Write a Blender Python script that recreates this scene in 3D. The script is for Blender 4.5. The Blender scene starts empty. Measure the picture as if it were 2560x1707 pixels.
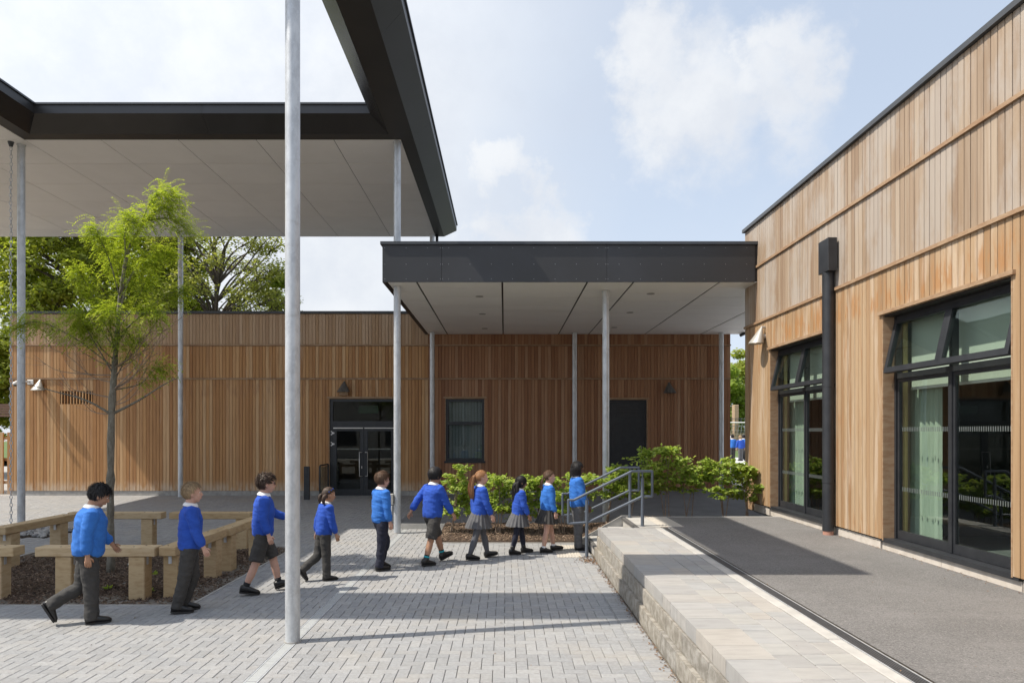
import bpy, bmesh, math, random
from mathutils import Vector, Matrix, noise, Euler
random.seed(7)
sc = bpy.context.scene
COL = sc.collection
R = math.radians

# ------------------------------------------------------------------ camera
cam_d = bpy.data.cameras.new('camera')
cam = bpy.data.objects.new('camera', cam_d)
COL.objects.link(cam)
cam.location = (0, 0, 2.05)
cam.rotation_euler = (R(90), 0, 0)
cam_d.sensor_width = 36.0
cam_d.lens = 24.0
cam_d.shift_x = 18 / 2560
cam_d.shift_y = 224.5 / 2560
cam_d.clip_start = 0.05
cam_d.clip_end = 2000
sc.camera = cam

# ------------------------------------------------------------------ sun + sky
SUN = Vector((0.69, 0.145, -1.0)).normalized()
sun_d = bpy.data.lights.new('sun', 'SUN')
sun_d.energy = 4.4
sun_d.angle = R(0.55)
sun_d.color = (1.0, 0.93, 0.82)
sun = bpy.data.objects.new('sun', sun_d)
COL.objects.link(sun)
sun.rotation_euler = SUN.to_track_quat('-Z', 'Y').to_euler()
sun.location = (-20, -5, 30)
SUN_EL = math.asin(-SUN.z)
SUN_AZ = math.atan2(-SUN.x, -SUN.y)

world = bpy.data.worlds.new('World')
sc.world = world
world.use_nodes = True
wt = world.node_tree
wt.nodes.clear()


class NT:
    def __init__(self, tree):
        self.t = tree

    def n(self, typ, _in=None, **at):
        nd = self.t.nodes.new(typ)
        for k, v in at.items():
            setattr(nd, k, v)
        for k, v in (_in or {}).items():
            s = nd.inputs[k]
            if isinstance(v, bpy.types.NodeSocket):
                self.t.links.new(v, s)
            else:
                s.default_value = v
        return nd

    def mix(self, f, a, b, blend='MIX'):
        nd = self.n('ShaderNodeMix', data_type='RGBA', blend_type=blend)
        for idx, v in ((0, f), (6, a), (7, b)):
            s = nd.inputs[idx]
            if isinstance(v, bpy.types.NodeSocket):
                self.t.links.new(v, s)
            else:
                s.default_value = v if idx == 0 else (tuple(v) + (1,))[:4]
        return nd.outputs[2]

    def math(self, op, a, b=0.0, c=None, clamp=False):
        nd = self.n('ShaderNodeMath', operation=op, use_clamp=clamp)
        for i, v in enumerate((a, b) if c is None else (a, b, c)):
            if isinstance(v, bpy.types.NodeSocket):
                self.t.links.new(v, nd.inputs[i])
            else:
                nd.inputs[i].default_value = v
        return nd.outputs[0]

    def vmul(self, v, s):
        nd = self.n('ShaderNodeVectorMath', operation='MULTIPLY')
        self.t.links.new(v, nd.inputs[0])
        nd.inputs[1].default_value = s
        return nd.outputs[0]

    def smooth(self, v, lo, hi, a=0.0, b=1.0):
        nd = self.n('ShaderNodeMapRange', {'Value': v, 'From Min': lo, 'From Max': hi, 'To Min': a, 'To Max': b},
                    interpolation_type='SMOOTHSTEP')
        return nd.outputs[0]

    def link(self, a, b):
        self.t.links.new(a, b)


w = NT(wt)
sky = w.n('ShaderNodeTexSky', sky_type='NISHITA')
sky.sun_disc = False
sky.sun_elevation = SUN_EL
sky.sun_rotation = SUN_AZ
sky.altitude = 30
sky.air_density = 1.0
sky.dust_density = 2.2
sky.ozone_density = 1.2
tc = w.n('ShaderNodeTexCoord')
D = tc.outputs['Generated']
sep = w.n('ShaderNodeSeparateXYZ', {0: D})
zc = w.math('MAXIMUM', sep.outputs[2], 0.03)
# cloud layer coordinates: direction divided by (height + c), a high flat deck
den = w.math('ADD', zc, 0.35)
deck = w.n('ShaderNodeCombineXYZ', {0: w.math('DIVIDE', sep.outputs[0], den), 1: w.math('DIVIDE', sep.outputs[1], den), 2: 0.0})
n1 = w.n('ShaderNodeTexNoise', {'Vector': deck.outputs[0], 'Scale': 1.5, 'Detail': 8.0, 'Roughness': 0.56, 'Distortion': 0.25})
n2 = w.n('ShaderNodeTexNoise', {'Vector': D, 'Scale': 7.0, 'Detail': 8.0, 'Roughness': 0.62})


def blob(px, py, rad, soft, dist=0.10):
    d = Vector(((px - 1262) / 1707, 1, (1078 - py) / 1707)).normalized()
    warp = w.n('ShaderNodeVectorMath', operation='SCALE', _in={0: w.n('ShaderNodeVectorMath', operation='SUBTRACT',
               _in={0: n2.outputs['Color'], 1: (0.5, 0.5, 0.5)}).outputs[0], 'Scale': dist * 4})
    v = w.n('ShaderNodeVectorMath', operation='ADD', _in={0: D, 1: warp.outputs[0]})
    ds = w.n('ShaderNodeVectorMath', operation='DISTANCE', _in={0: v.outputs[0], 1: d})
    return w.smooth(ds.outputs['Value'], rad, rad - soft)


cov = w.smooth(n1.outputs['Fac'], 0.46, 0.80, 0.0, 0.70)
for a in ((1730, 230, 0.135, 0.09), (1610, 160, 0.10, 0.07), (1950, 140, 0.075, 0.06), (1880, 260, 0.105, 0.09), (1640, 50, 0.075, 0.06), (1740, 310, 0.11, 0.10),
          (1300, 550, 0.105, 0.07), (1240, 610, 0.10, 0.07), (1400, 600, 0.095, 0.08), (1330, 480, 0.05, 0.045)):
    cov = w.math('MAXIMUM', cov, w.math('MULTIPLY', blob(*a, 0.080), 0.85))
for a in ((500, 250, 0.62, 0.40), (950, 120, 0.30, 0.28), (150, -200, 0.8, 0.5), (800, 700, 0.30, 0.24), (-900, 300, 0.9, 0.5)):
    cov = w.math('MAXIMUM', cov, w.math('MULTIPLY', blob(*a, 0.05), 0.80))
haze = w.smooth(sep.outputs[2], 0.45, -0.02, 0.0, 0.70)
base = w.mix(haze, sky.outputs[0], (5.3, 5.7, 6.2))
pale = w.mix(0.66, base, (4.7, 5.35, 6.3))
shade = w.smooth(n2.outputs['Fac'], 0.32, 0.68)
ccol = w.mix(shade, (5.0, 5.2, 5.55), (6.0, 6.1, 6.2))
skyc = w.mix(cov, pale, ccol)
# hazy air and thin cloud brighten toward the sun
sd = w.n('ShaderNodeVectorMath', operation='DOT_PRODUCT', _in={0: D, 1: (-SUN)[:]})
glow = w.math('MULTIPLY_ADD', w.smooth(sd.outputs['Value'], 0.15, 1.0), 0.35, 1.0)
skyc = w.n('ShaderNodeVectorMath', operation='SCALE', _in={0: skyc, 'Scale': glow}).outputs[0]
bg = w.n('ShaderNodeBackground', {'Color': skyc, 'Strength': 0.124})
out = w.n('ShaderNodeOutputWorld', {0: bg.outputs[0]})

sc.view_settings.view_transform = 'Standard'
sc.view_settings.look = 'None'
sc.view_settings.gamma = 1
sc.view_settings.exposure = 0.36
sc.view_settings.use_curve_mapping = False
sc.render.engine = 'CYCLES'
sc.cycles.use_denoising = True
sc.cycles.max_bounces = 9
sc.cycles.diffuse_bounces = 6
sc.cycles.transparent_max_bounces = 12
sc.cycles.caustics_reflective = False
sc.cycles.caustics_refractive = False

# ------------------------------------------------------------------ helpers
ORG = {}


def setp(o, label=None, cat=None, group=None, kind=None):
    if label: o['label'] = label
    if cat: o['category'] = cat
    if group: o['group'] = group
    if kind: o['kind'] = kind
    return o


def empty(name, loc=(0, 0, 0), label=None, cat=None, group=None, rz=0.0):
    o = bpy.data.objects.new(name, None)
    o.empty_display_size = 0.2
    COL.objects.link(o)
    o.location = loc
    o.rotation_euler = (0, 0, rz)
    ORG[o] = Vector(loc)
    return setp(o, label, cat, group)


def link(name, me, parent=None, loc=None):
    """loc is a world position (parent empties that use this are not rotated)"""
    o = bpy.data.objects.new(name, me)
    COL.objects.link(o)
    l = Vector(loc) if loc is not None else None
    if parent is not None:
        o.parent = parent
        po = ORG[parent]
        o.location = (l - po) if l is not None else (0, 0, 0)
        ORG[o] = l if l is not None else po
    else:
        o.location = l if l is not None else (0, 0, 0)
        ORG[o] = Vector(o.location)
    return o


class MB:
    def __init__(self):
        self.v = []
        self.f = []

    def add(self, vs, fs):
        b = len(self.v)
        self.v += [tuple(p) for p in vs]
        self.f += [tuple(i + b for i in f) for f in fs]
        return self

    def quad(self, *p):
        return self.add(p, [tuple(range(len(p)))])

    def box(self, x0, x1, y0, y1, z0, z1):
        vs = [(x0, y0, z0), (x1, y0, z0), (x1, y1, z0), (x0, y1, z0), (x0, y0, z1), (x1, y0, z1), (x1, y1, z1), (x0, y1, z1)]
        return self.add(vs, [(3, 2, 1, 0), (4, 5, 6, 7), (0, 1, 5, 4), (1, 2, 6, 5), (2, 3, 7, 6), (3, 0, 4, 7)])

    def bbox(self, x0, x1, y0, y1, z0, z1, b=0.006):
        """box with chamfered edges"""
        bm = bmesh.new()
        bmesh.ops.create_cube(bm, size=1.0)
        for q in bm.verts:
            q.co = Vector(((x0 + x1) / 2 + q.co.x * (x1 - x0), (y0 + y1) / 2 + q.co.y * (y1 - y0), (z0 + z1) / 2 + q.co.z * (z1 - z0)))
        bmesh.ops.bevel(bm, geom=list(bm.edges), offset=b, segments=1, affect='EDGES')
        bm.verts.index_update()
        self.add([q.co[:] for q in bm.verts], [[q.index for q in f.verts] for f in bm.faces])
        bm.free()
        return self

    def rings(self, rings, cap=True, closed=True):
        n = len(rings[0])
        vs = [p for r in rings for p in r]
        fs = []
        for i in range(len(rings) - 1):
            for j in range(n if closed else n - 1):
                k = (j + 1) % n
                fs.append((i * n + j, i * n + k, (i + 1) * n + k, (i + 1) * n + j))
        if cap:
            fs.append(tuple(range(n - 1, -1, -1)))
            fs.append(tuple((len(rings) - 1) * n + j for j in range(n)))
        return self.add(vs, fs)

    def tube(self, pts, rad, n=10, cap=True, flat=None):
        pts = [Vector(p) for p in pts]
        if not hasattr(rad, '__len__'):
            rad = [rad] * len(pts)
        rs = []
        prev = None
        for i, p in enumerate(pts):
            if i == 0:
                t = pts[1] - p
            elif i == len(pts) - 1:
                t = p - pts[i - 1]
            else:
                t = (pts[i + 1] - p).normalized() + (p - pts[i - 1]).normalized()
            if t.length < 1e-9:
                t = Vector((0, 0, 1))
            t.normalize()
            if prev is None:
                u = t.orthogonal().normalized()
                if abs(t.z) > 0.9:
                    u = Vector((1, 0, 0))
                    u = (u - t * u.dot(t)).normalized()
            else:
                u = prev - t * prev.dot(t)
                u = u.normalized() if u.length > 1e-6 else t.orthogonal().normalized()
            prev = u
            vv = t.cross(u)
            r = rad[i]
            ra, rb = r if hasattr(r, '__len__') else (r, r)
            rs.append([(p + u * (ra * math.cos(2 * math.pi * k / n)) + vv * (rb * math.sin(2 * math.pi * k / n)))[:] for k in range(n)])
        return self.rings(rs, cap)

    def ellipsoid(self, c, r, seg=12, ring=8, rot=None):
        vs = [(0, 0, 1)]
        for i in range(1, ring):
            a = math.pi * i / ring
            for j in range(seg):
                b = 2 * math.pi * j / seg
                vs.append((math.sin(a) * math.cos(b), math.sin(a) * math.sin(b), math.cos(a)))
        vs.append((0, 0, -1))
        fs = []
        for j in range(seg):
            fs.append((0, 1 + j, 1 + (j + 1) % seg))
        for i in range(ring - 2):
            for j in range(seg):
                a = 1 + i * seg + j
                b = 1 + i * seg + (j + 1) % seg
                fs.append((a, a + seg, b + seg, b))
        L = len(vs) - 1
        o = 1 + (ring - 2) * seg
        for j in range(seg):
            fs.append((o + (j + 1) % seg, o + j, L))
        c = Vector(c)
        out_ = []
        for p in vs:
            q = Vector((p[0] * r[0], p[1] * r[1], p[2] * r[2]))
            if rot is not None:
                q = rot @ q
            out_.append((c + q)[:])
        return self.add(out_, fs)

    def mesh(self, name, mat=None, off=None, smooth=False):
        me = bpy.data.meshes.new(name)
        v = self.v
        if off is not None:
            v = [(p[0] - off[0], p[1] - off[1], p[2] - off[2]) for p in v]
        me.from_pydata(v, [], self.f)
        if mat is not None:
            me.materials.append(mat)
        if smooth:
            me.polygons.foreach_set('use_smooth', [True] * len(me.polygons))
        me.update()
        return me

    def build(self, name, mat, parent=None, smooth=False, local=False, auto=None):
        off = None if (parent is None or local) else ORG[parent]
        me = self.mesh(name, mat, off, smooth or auto is not None)
        if auto is not None:
            try:
                me.set_sharp_from_angle(angle=R(auto))
            except Exception:
                pass
        return link(name, me, parent)


def rects_minus(x0, x1, z0, z1, ops):
    xs = sorted({x0, x1, *[min(max(o[0], x0), x1) for o in ops], *[min(max(o[1], x0), x1) for o in ops]})
    out_ = []
    for a, b in zip(xs, xs[1:]):
        if b - a < 1e-6:
            continue
        segs = [(z0, z1)]
        for o in ops:
            if o[0] < (a + b) / 2 < o[1]:
                ns = []
                for s, e in segs:
                    if o[3] <= s or o[2] >= e:
                        ns.append((s, e))
                    else:
                        if o[2] > s: ns.append((s, o[2]))
                        if o[3] < e: ns.append((o[3], e))
                segs = ns
        out_ += [(a, b, s, e) for s, e in segs if e - s > 1e-4]
    return out_


# ------------------------------------------------------------------ materials
def surf(name, c1, c2=None, scale=(4, 4, 4), detail=5.0, lo=0.35, hi=0.65, ramp=None, rough=0.7, metal=0.0, spec=0.5,
         bump=0.0, bscale=(60, 60, 60), bdetail=3.0, spots=None, trans=None, randv=0.0, coat=0.0, sheen=0.0, zband=None):
    m = bpy.data.materials.new(name)
    m.use_nodes = True
    t = m.node_tree
    t.nodes.clear()
    k = NT(t)
    geo = k.n('ShaderNodeNewGeometry')
    pos = geo.outputs['Position']
    rnd = None
    if ramp or randv:
        oi = k.n('ShaderNodeObjectInfo')
        rnd = k.math('FRACT', k.math('ADD', oi.outputs['Random'], geo.outputs['Random Per Island']))
    if ramp:
        cr = k.n('ShaderNodeValToRGB', {0: rnd})
        els = cr.color_ramp.elements
        els[0].position = 0
        els[0].color = tuple(ramp[0]) + (1,)
        els[1].position = 1
        els[1].color = tuple(ramp[-1]) + (1,)
        for i, c in enumerate(ramp[1:-1]):
            e = els.new((i + 1) / (len(ramp) - 1))
            e.color = tuple(c) + (1,)
        colr = cr.outputs[0]
    else:
        colr = k.n('ShaderNodeRGB').outputs[0]
        colr.default_value = tuple(c1) + (1,)
    vec = k.vmul(pos, scale)
    if rnd is not None:
        off = k.n('ShaderNodeCombineXYZ', {0: k.math('MULTIPLY', rnd, 37.0), 1: k.math('MULTIPLY', rnd, 11.0), 2: k.math('MULTIPLY', rnd, 53.0)})
        vec = k.n('ShaderNodeVectorMath', operation='ADD', _in={0: vec, 1: off.outputs[0]}).outputs[0]
    if c2 is not None:
        nz = k.n('ShaderNodeTexNoise', {'Vector': vec, 'Scale': 1.0, 'Detail': detail, 'Roughness': 0.6})
        f = k.smooth(nz.outputs['Fac'], lo, hi)
        if ramp:
            colr = k.mix(f, colr, k.mix(1.0, colr, tuple(c2), 'MULTIPLY'))
        else:
            colr = k.mix(f, colr, tuple(c2))
    if spots:
        for (sscale, slo, shi, scol, samt) in spots:
            nz = k.n('ShaderNodeTexNoise', {'Vector': k.vmul(pos, sscale), 'Scale': 1.0, 'Detail': 6.0, 'Roughness': 0.62})
            colr = k.mix(k.smooth(nz.outputs['Fac'], slo, shi, 0.0, samt), colr, tuple(scol))
    if zband:
        sz = k.n('ShaderNodeSeparateXYZ', {0: pos}).outputs[2]
        for (za, zb_, zc_, zd, sscale, slo, shi, scol, samt) in zband:
            nz = k.n('ShaderNodeTexNoise', {'Vector': k.vmul(pos, sscale), 'Scale': 1.0, 'Detail': 5.0, 'Roughness': 0.6})
            mk = k.math('MULTIPLY', k.smooth(sz, za, zb_), k.smooth(sz, zd, zc_))
            colr = k.mix(k.math('MULTIPLY', mk, k.smooth(nz.outputs['Fac'], slo, shi, 0.0, samt)), colr, tuple(scol))
    if randv:
        hv = k.n('ShaderNodeHueSaturation', {'Color': colr, 'Value': k.math('MULTIPLY_ADD', rnd, randv, 1 - randv / 2)})
        colr = hv.outputs[0]
    b = k.n('ShaderNodeBsdfPrincipled', {'Base Color': colr, 'Roughness': rough, 'Metallic': metal, 'Specular IOR Level': spec})
    if coat:
        b.inputs['Coat Weight'].default_value = coat
    if sheen:
        b.inputs['Sheen Weight'].default_value = sheen
    if bump:
        nb = k.n('ShaderNodeTexNoise', {'Vector': k.vmul(pos, bscale), 'Scale': 1.0, 'Detail': bdetail, 'Roughness': 0.6})
        bp = k.n('ShaderNodeBump', {'Strength': bump, 'Distance': 0.02, 'Height': nb.outputs['Fac']})
        k.link(bp.outputs[0], b.inputs['Normal'])
    sh = b.outputs[0]
    if trans:
        tr = k.n('ShaderNodeBsdfTranslucent', {'Color': k.mix(1.0, colr, trans[1], 'MULTIPLY')})
        mx = k.n('ShaderNodeMixShader', {0: trans[0], 1: sh, 2: tr.outputs[0]})
        sh = mx.outputs[0]
    k.n('ShaderNodeOutputMaterial', {0: sh})
    m.diffuse_color = tuple(c1) + (1,)
    return m


def glass_mat(name, tint, refl=1.0):
    m = bpy.data.materials.new(name)
    m.use_nodes = True
    t = m.node_tree
    t.nodes.clear()
    k = NT(t)
    fr = k.n('ShaderNodeFresnel', {'IOR': 1.52})
    geo = k.n('ShaderNodeNewGeometry')
    nz = k.n('ShaderNodeTexNoise', {'Vector': k.vmul(geo.outputs['Position'], (1.3, 1.3, 1.3)), 'Scale': 1.0, 'Detail': 1.0})
    bp = k.n('ShaderNodeBump', {'Strength': 0.05, 'Distance': 0.02, 'Height': nz.outputs['Fac']})
    gl = k.n('ShaderNodeBsdfGlossy', {'Color': (0.95, 1, 0.98, 1), 'Roughness': 0.01, 'Normal': bp.outputs[0]})
    tr = k.n('ShaderNodeBsdfTransparent', {'Color': tuple(tint) + (1,)})
    fac = k.math('MULTIPLY', fr.outputs[0], k.math('MULTIPLY_ADD', geo.outputs['Backfacing'], -1.7 * refl, 1.7 * refl), clamp=True)
    mx = k.n('ShaderNodeMixShader', {0: fac, 1: tr.outputs[0], 2: gl.outputs[0]})
    k.n('ShaderNodeOutputMaterial', {0: mx.outputs[0]})
    return m


m_galv = surf('galvanised_steel', (0.60, 0.615, 0.625), (0.46, 0.475, 0.49), scale=(9, 9, 4), rough=0.45, metal=0.38,
              spots=[((45, 45, 30), 0.48, 0.66, (0.62, 0.64, 0.66), 0.5), ((3, 3, 7), 0.58, 0.72, (0.30, 0.29, 0.27), 0.35)], bump=0.05, bscale=(90, 90, 60))
m_dark = surf('dark_metal_fascia', (0.040, 0.040, 0.043), (0.033, 0.032, 0.032), scale=(0.8, 0.8, 0.8), rough=0.42, spec=0.5, randv=0.12)
m_darkb = surf('dark_metal_underside', (0.018, 0.016, 0.015), (0.024, 0.021, 0.019), scale=(1, 1, 1), rough=0.5)
m_cham = surf('dark_metal_chamfer', (0.026, 0.024, 0.023), (0.031, 0.029, 0.028), scale=(1, 1, 1), rough=0.24)
m_cap = surf('coping_metal', (0.045, 0.050, 0.058), (0.06, 0.064, 0.07), scale=(2, 2, 2), rough=0.38)
m_frame = surf('window_frame_metal', (0.022, 0.024, 0.028), (0.030, 0.032, 0.036), scale=(6, 6, 6), rough=0.42)
m_soffit = surf('soffit_board', (0.88, 0.865, 0.845), (0.85, 0.835, 0.815), scale=(1.4, 1.4, 1.4), rough=0.6, randv=0.06)
m_soffit2 = surf('white_soffit_board', (0.88, 0.865, 0.84), (0.85, 0.835, 0.81), scale=(1.4, 1.4, 1.4), rough=0.55, randv=0.05)
CED = [(0.49, 0.262, 0.102), (0.39, 0.188, 0.064), (0.56, 0.328, 0.148), (0.355, 0.165, 0.056), (0.51, 0.278, 0.108), (0.60, 0.385, 0.20), (0.445, 0.227, 0.086)]
m_cedar = surf('cedar_boards', CED[0], (0.74, 0.70, 0.68), scale=(26, 26, 1.1), detail=7.0, lo=0.40, hi=0.75, ramp=CED,
               rough=0.62, spots=[((7, 7, 0.35), 0.54, 0.76, (0.19, 0.085, 0.038), 0.40), ((6, 6, 0.5), 0.60, 0.72, (0.50, 0.34, 0.22), 0.50)],
               zband=[(-1, -0.5, 0.30, 0.62, (9, 9, 3), 0.30, 0.62, (0.58, 0.46, 0.34), 0.75), (3.0, 3.2, 3.45, 3.7, (8, 8, 1.5), 0.45, 0.65, (0.25, 0.12, 0.06), 0.35)],
               bump=0.12, bscale=(160, 160, 3))
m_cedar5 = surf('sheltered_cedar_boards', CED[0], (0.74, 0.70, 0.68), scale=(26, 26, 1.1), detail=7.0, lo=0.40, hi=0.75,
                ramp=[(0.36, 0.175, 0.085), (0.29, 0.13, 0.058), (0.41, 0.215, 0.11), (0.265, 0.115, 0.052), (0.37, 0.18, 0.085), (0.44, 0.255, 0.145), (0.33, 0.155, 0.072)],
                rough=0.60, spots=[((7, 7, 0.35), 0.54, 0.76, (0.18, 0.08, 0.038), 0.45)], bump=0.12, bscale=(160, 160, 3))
m_cedar3 = surf('greying_cedar_boards', CED[0], (0.80, 0.77, 0.75), scale=(26, 26, 1.1), detail=7.0, lo=0.40, hi=0.75,
                ramp=[(0.47, 0.32, 0.20), (0.40, 0.255, 0.15), (0.53, 0.375, 0.245), (0.42, 0.265, 0.145), (0.50, 0.345, 0.22)],
                rough=0.64, spots=[((6, 6, 0.5), 0.56, 0.72, (0.46, 0.36, 0.27), 0.50)], bump=0.12, bscale=(160, 160, 3))
m_cedar2 = surf('weathered_cedar_boards', (0.50, 0.36, 0.23), (0.84, 0.80, 0.77), scale=(30, 30, 1.0), detail=7.0, lo=0.40, hi=0.75,
                ramp=[(0.37, 0.272, 0.185), (0.305, 0.212, 0.138), (0.41, 0.315, 0.226), (0.285, 0.192, 0.122), (0.365, 0.277, 0.195), (0.45, 0.36, 0.27), (0.335, 0.238, 0.155)],
                rough=0.60, spots=[((9, 9, 1.0), 0.62, 0.74, (0.38, 0.19, 0.075), 0.55), ((1.6, 1.6, 0.7), 0.42, 0.60, (0.42, 0.37, 0.32), 0.75), ((14, 14, 0.5), 0.54, 0.70, (0.27, 0.17, 0.10), 0.45)],
                bump=0.12, bscale=(160, 160, 3))
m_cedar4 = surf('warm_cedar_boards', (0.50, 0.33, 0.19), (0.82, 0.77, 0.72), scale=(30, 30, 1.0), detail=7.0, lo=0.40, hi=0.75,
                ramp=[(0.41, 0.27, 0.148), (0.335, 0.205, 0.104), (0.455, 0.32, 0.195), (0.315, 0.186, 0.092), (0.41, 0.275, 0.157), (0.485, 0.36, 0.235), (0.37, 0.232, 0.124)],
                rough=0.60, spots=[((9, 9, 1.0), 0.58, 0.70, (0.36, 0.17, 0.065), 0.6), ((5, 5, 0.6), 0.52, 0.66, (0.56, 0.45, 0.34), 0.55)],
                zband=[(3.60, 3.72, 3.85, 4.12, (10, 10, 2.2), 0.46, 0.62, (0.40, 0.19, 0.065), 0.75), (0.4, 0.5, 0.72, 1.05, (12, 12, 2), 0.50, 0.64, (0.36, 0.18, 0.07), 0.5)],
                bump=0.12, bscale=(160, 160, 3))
m_trim = surf('cedar_trim', (0.38, 0.26, 0.16), (0.30, 0.18, 0.10), scale=(6, 6, 20), rough=0.65, bump=0.1, bscale=(20, 20, 120))
m_membrane = surf('dark_membrane', (0.012, 0.010, 0.009), rough=0.9)
m_conc = surf('concrete', (0.40, 0.385, 0.36), (0.30, 0.285, 0.265), scale=(5, 5, 5), rough=0.85, bump=0.2, bscale=(70, 70, 70))
m_plinth = surf('stone_plinth', (0.58, 0.53, 0.47), (0.50, 0.45, 0.39), scale=(7, 7, 7), rough=0.8, bump=0.12, bscale=(90, 90, 90))
m_paver = surf('concrete_block_paver', (0.42, 0.41, 0.395), (0.84, 0.83, 0.82), scale=(30, 30, 30), detail=6, lo=0.3, hi=0.7,
               ramp=[(0.335, 0.334, 0.331), (0.305, 0.308, 0.311), (0.365, 0.362, 0.355), (0.325, 0.328, 0.331), (0.345, 0.338, 0.327), (0.285, 0.288, 0.291), (0.355, 0.353, 0.35)],
               rough=0.86, spots=[((0.9, 0.9, 0.9), 0.5, 0.72, (0.36, 0.325, 0.27), 0.35), ((2.5, 2.5, 2.5), 0.62, 0.74, (0.24, 0.235, 0.23), 0.35), ((140, 140, 140), 0.60, 0.72, (0.22, 0.21, 0.2), 0.5)], bump=0.35, bscale=(170, 170, 170))
m_joint = surf('jointing_sand', (0.21, 0.185, 0.15), (0.13, 0.115, 0.095), scale=(12, 12, 12), rough=0.95, bump=0.4, bscale=(200, 200, 200))
m_asph = surf('asphalt', (0.18, 0.172, 0.165), (0.215, 0.206, 0.198), scale=(1.2, 1.2, 1.2), rough=0.92,
              spots=[((95, 95, 95), 0.50, 0.62, (0.38, 0.36, 0.34), 0.6), ((75, 75, 75), 0.52, 0.64, (0.075, 0.072, 0.07), 0.6), ((3.5, 3.5, 3.5), 0.56, 0.70, (0.17, 0.16, 0.15), 0.5), ((0.5, 2.5, 1), 0.52, 0.7, (0.30, 0.285, 0.27), 0.30)],
              bump=0.7, bscale=(240, 240, 240))
m_asph2 = surf('dark_asphalt', (0.15, 0.15, 0.152), (0.18, 0.18, 0.182), scale=(2, 2, 2), rough=0.9,
               spots=[((200, 200, 200), 0.52, 0.66, (0.24, 0.24, 0.24), 0.5)], bump=0.5, bscale=(220, 220, 220))
m_coping = surf('pale_coping_stone', (0.50, 0.47, 0.42), (0.84, 0.84, 0.84), scale=(4, 16, 4), detail=7,
                ramp=[(0.385, 0.37, 0.34), (0.34, 0.336, 0.325), (0.39, 0.36, 0.322), (0.355, 0.352, 0.344), (0.325, 0.314, 0.30), (0.375, 0.364, 0.347)],
                rough=0.82, bump=0.3, bscale=(110, 110, 110), lo=0.35, hi=0.75, spots=[((0.8, 0.8, 0.8), 0.5, 0.7, (0.43, 0.41, 0.38), 0.4), ((70, 70, 70), 0.60, 0.72, (0.33, 0.31, 0.28), 0.4)])
m_split = surf('split_face_block', (0.42, 0.37, 0.29), (0.60, 0.58, 0.55), scale=(11, 11, 11), detail=8,
               ramp=[(0.42, 0.385, 0.33), (0.37, 0.35, 0.315), (0.43, 0.39, 0.325), (0.39, 0.37, 0.335)],
               rough=0.9, bump=0.8, bscale=(75, 75, 75), bdetail=9, spots=[((90, 90, 90), 0.55, 0.68, (0.20, 0.18, 0.15), 0.5)])
m_kerb = surf('pale_kerb', (0.48, 0.46, 0.425), (0.40, 0.385, 0.355), scale=(4, 4, 4), rough=0.85, bump=0.15, bscale=(90, 90, 90))
m_timber = surf('bench_timber', (0.44, 0.32, 0.19), (0.80, 0.74, 0.66), scale=(7, 7, 26), detail=7, lo=0.42, hi=0.72,
                ramp=[(0.52, 0.38, 0.215), (0.47, 0.335, 0.18), (0.55, 0.415, 0.25), (0.49, 0.36, 0.20)],
                rough=0.72, spots=[((1.6, 1.6, 9), 0.60, 0.76, (0.32, 0.22, 0.125), 0.45)], bump=0.15, bscale=(30, 30, 110))
m_mulch = surf('bark_mulch', (0.050, 0.032, 0.022), (0.10, 0.065, 0.042), scale=(28, 28, 28), rough=0.95, bump=1.0, bscale=(45, 45, 45), bdetail=8)
m_chip = surf('bark_chip', (0.11, 0.07, 0.045), None, ramp=[(0.060, 0.036, 0.024), (0.14, 0.088, 0.056), (0.040, 0.025, 0.018), (0.20, 0.135, 0.09), (0.085, 0.052, 0.034), (0.26, 0.19, 0.135), (0.07, 0.045, 0.03)], rough=0.9)
m_stone = surf('river_stone', (0.34, 0.33, 0.32), (0.75, 0.74, 0.72), scale=(20, 20, 20), ramp=[(0.30, 0.30, 0.30), (0.44, 0.43, 0.41), (0.22, 0.22, 0.23), (0.52, 0.50, 0.47)], rough=0.7)
m_rail = surf('grey_handrail_paint', (0.115, 0.135, 0.165), (0.10, 0.118, 0.145), scale=(5, 5, 5), rough=0.33, coat=0.2)
m_glass = glass_mat('window_glass', (0.90, 0.945, 0.915), 1.0)
m_glass2 = glass_mat('door_glass', (0.72, 0.76, 0.76), 0.8)
m_white = surf('white_paint', (0.75, 0.74, 0.72), rough=0.45)
m_steel = surf('brushed_steel', (0.62, 0.60, 0.57), rough=0.3, metal=0.9)
m_lampg = surf('lamp_shade_grey', (0.11, 0.105, 0.095), (0.13, 0.12, 0.11), scale=(8, 8, 8), rough=0.45, metal=0.2)
m_lampw = surf('lamp_shade_silver', (0.46, 0.44, 0.40), (0.40, 0.385, 0.35), scale=(8, 8, 8), rough=0.4, metal=0.2)
m_lens = surf('lamp_lens', (0.45, 0.44, 0.40), rough=0.25)
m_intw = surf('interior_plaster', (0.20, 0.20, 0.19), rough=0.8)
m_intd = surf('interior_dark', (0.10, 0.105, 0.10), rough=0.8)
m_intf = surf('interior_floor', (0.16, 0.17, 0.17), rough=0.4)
m_curt = surf('green_curtain', (0.40, 0.46, 0.385), (0.34, 0.40, 0.335), scale=(20, 20, 2), rough=0.9)
m_blind = surf('roller_blind', (0.46, 0.50, 0.44), rough=0.8)
m_grass = surf('grass', (0.10, 0.15, 0.035), (0.07, 0.115, 0.028), scale=(2, 2, 2), rough=0.95, bump=0.5, bscale=(30, 30, 30))
m_yard = surf('pale_yard_paving', (0.60, 0.60, 0.59), (0.54, 0.54, 0.53), scale=(1, 1, 1), rough=0.9)
m_grate = None


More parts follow.
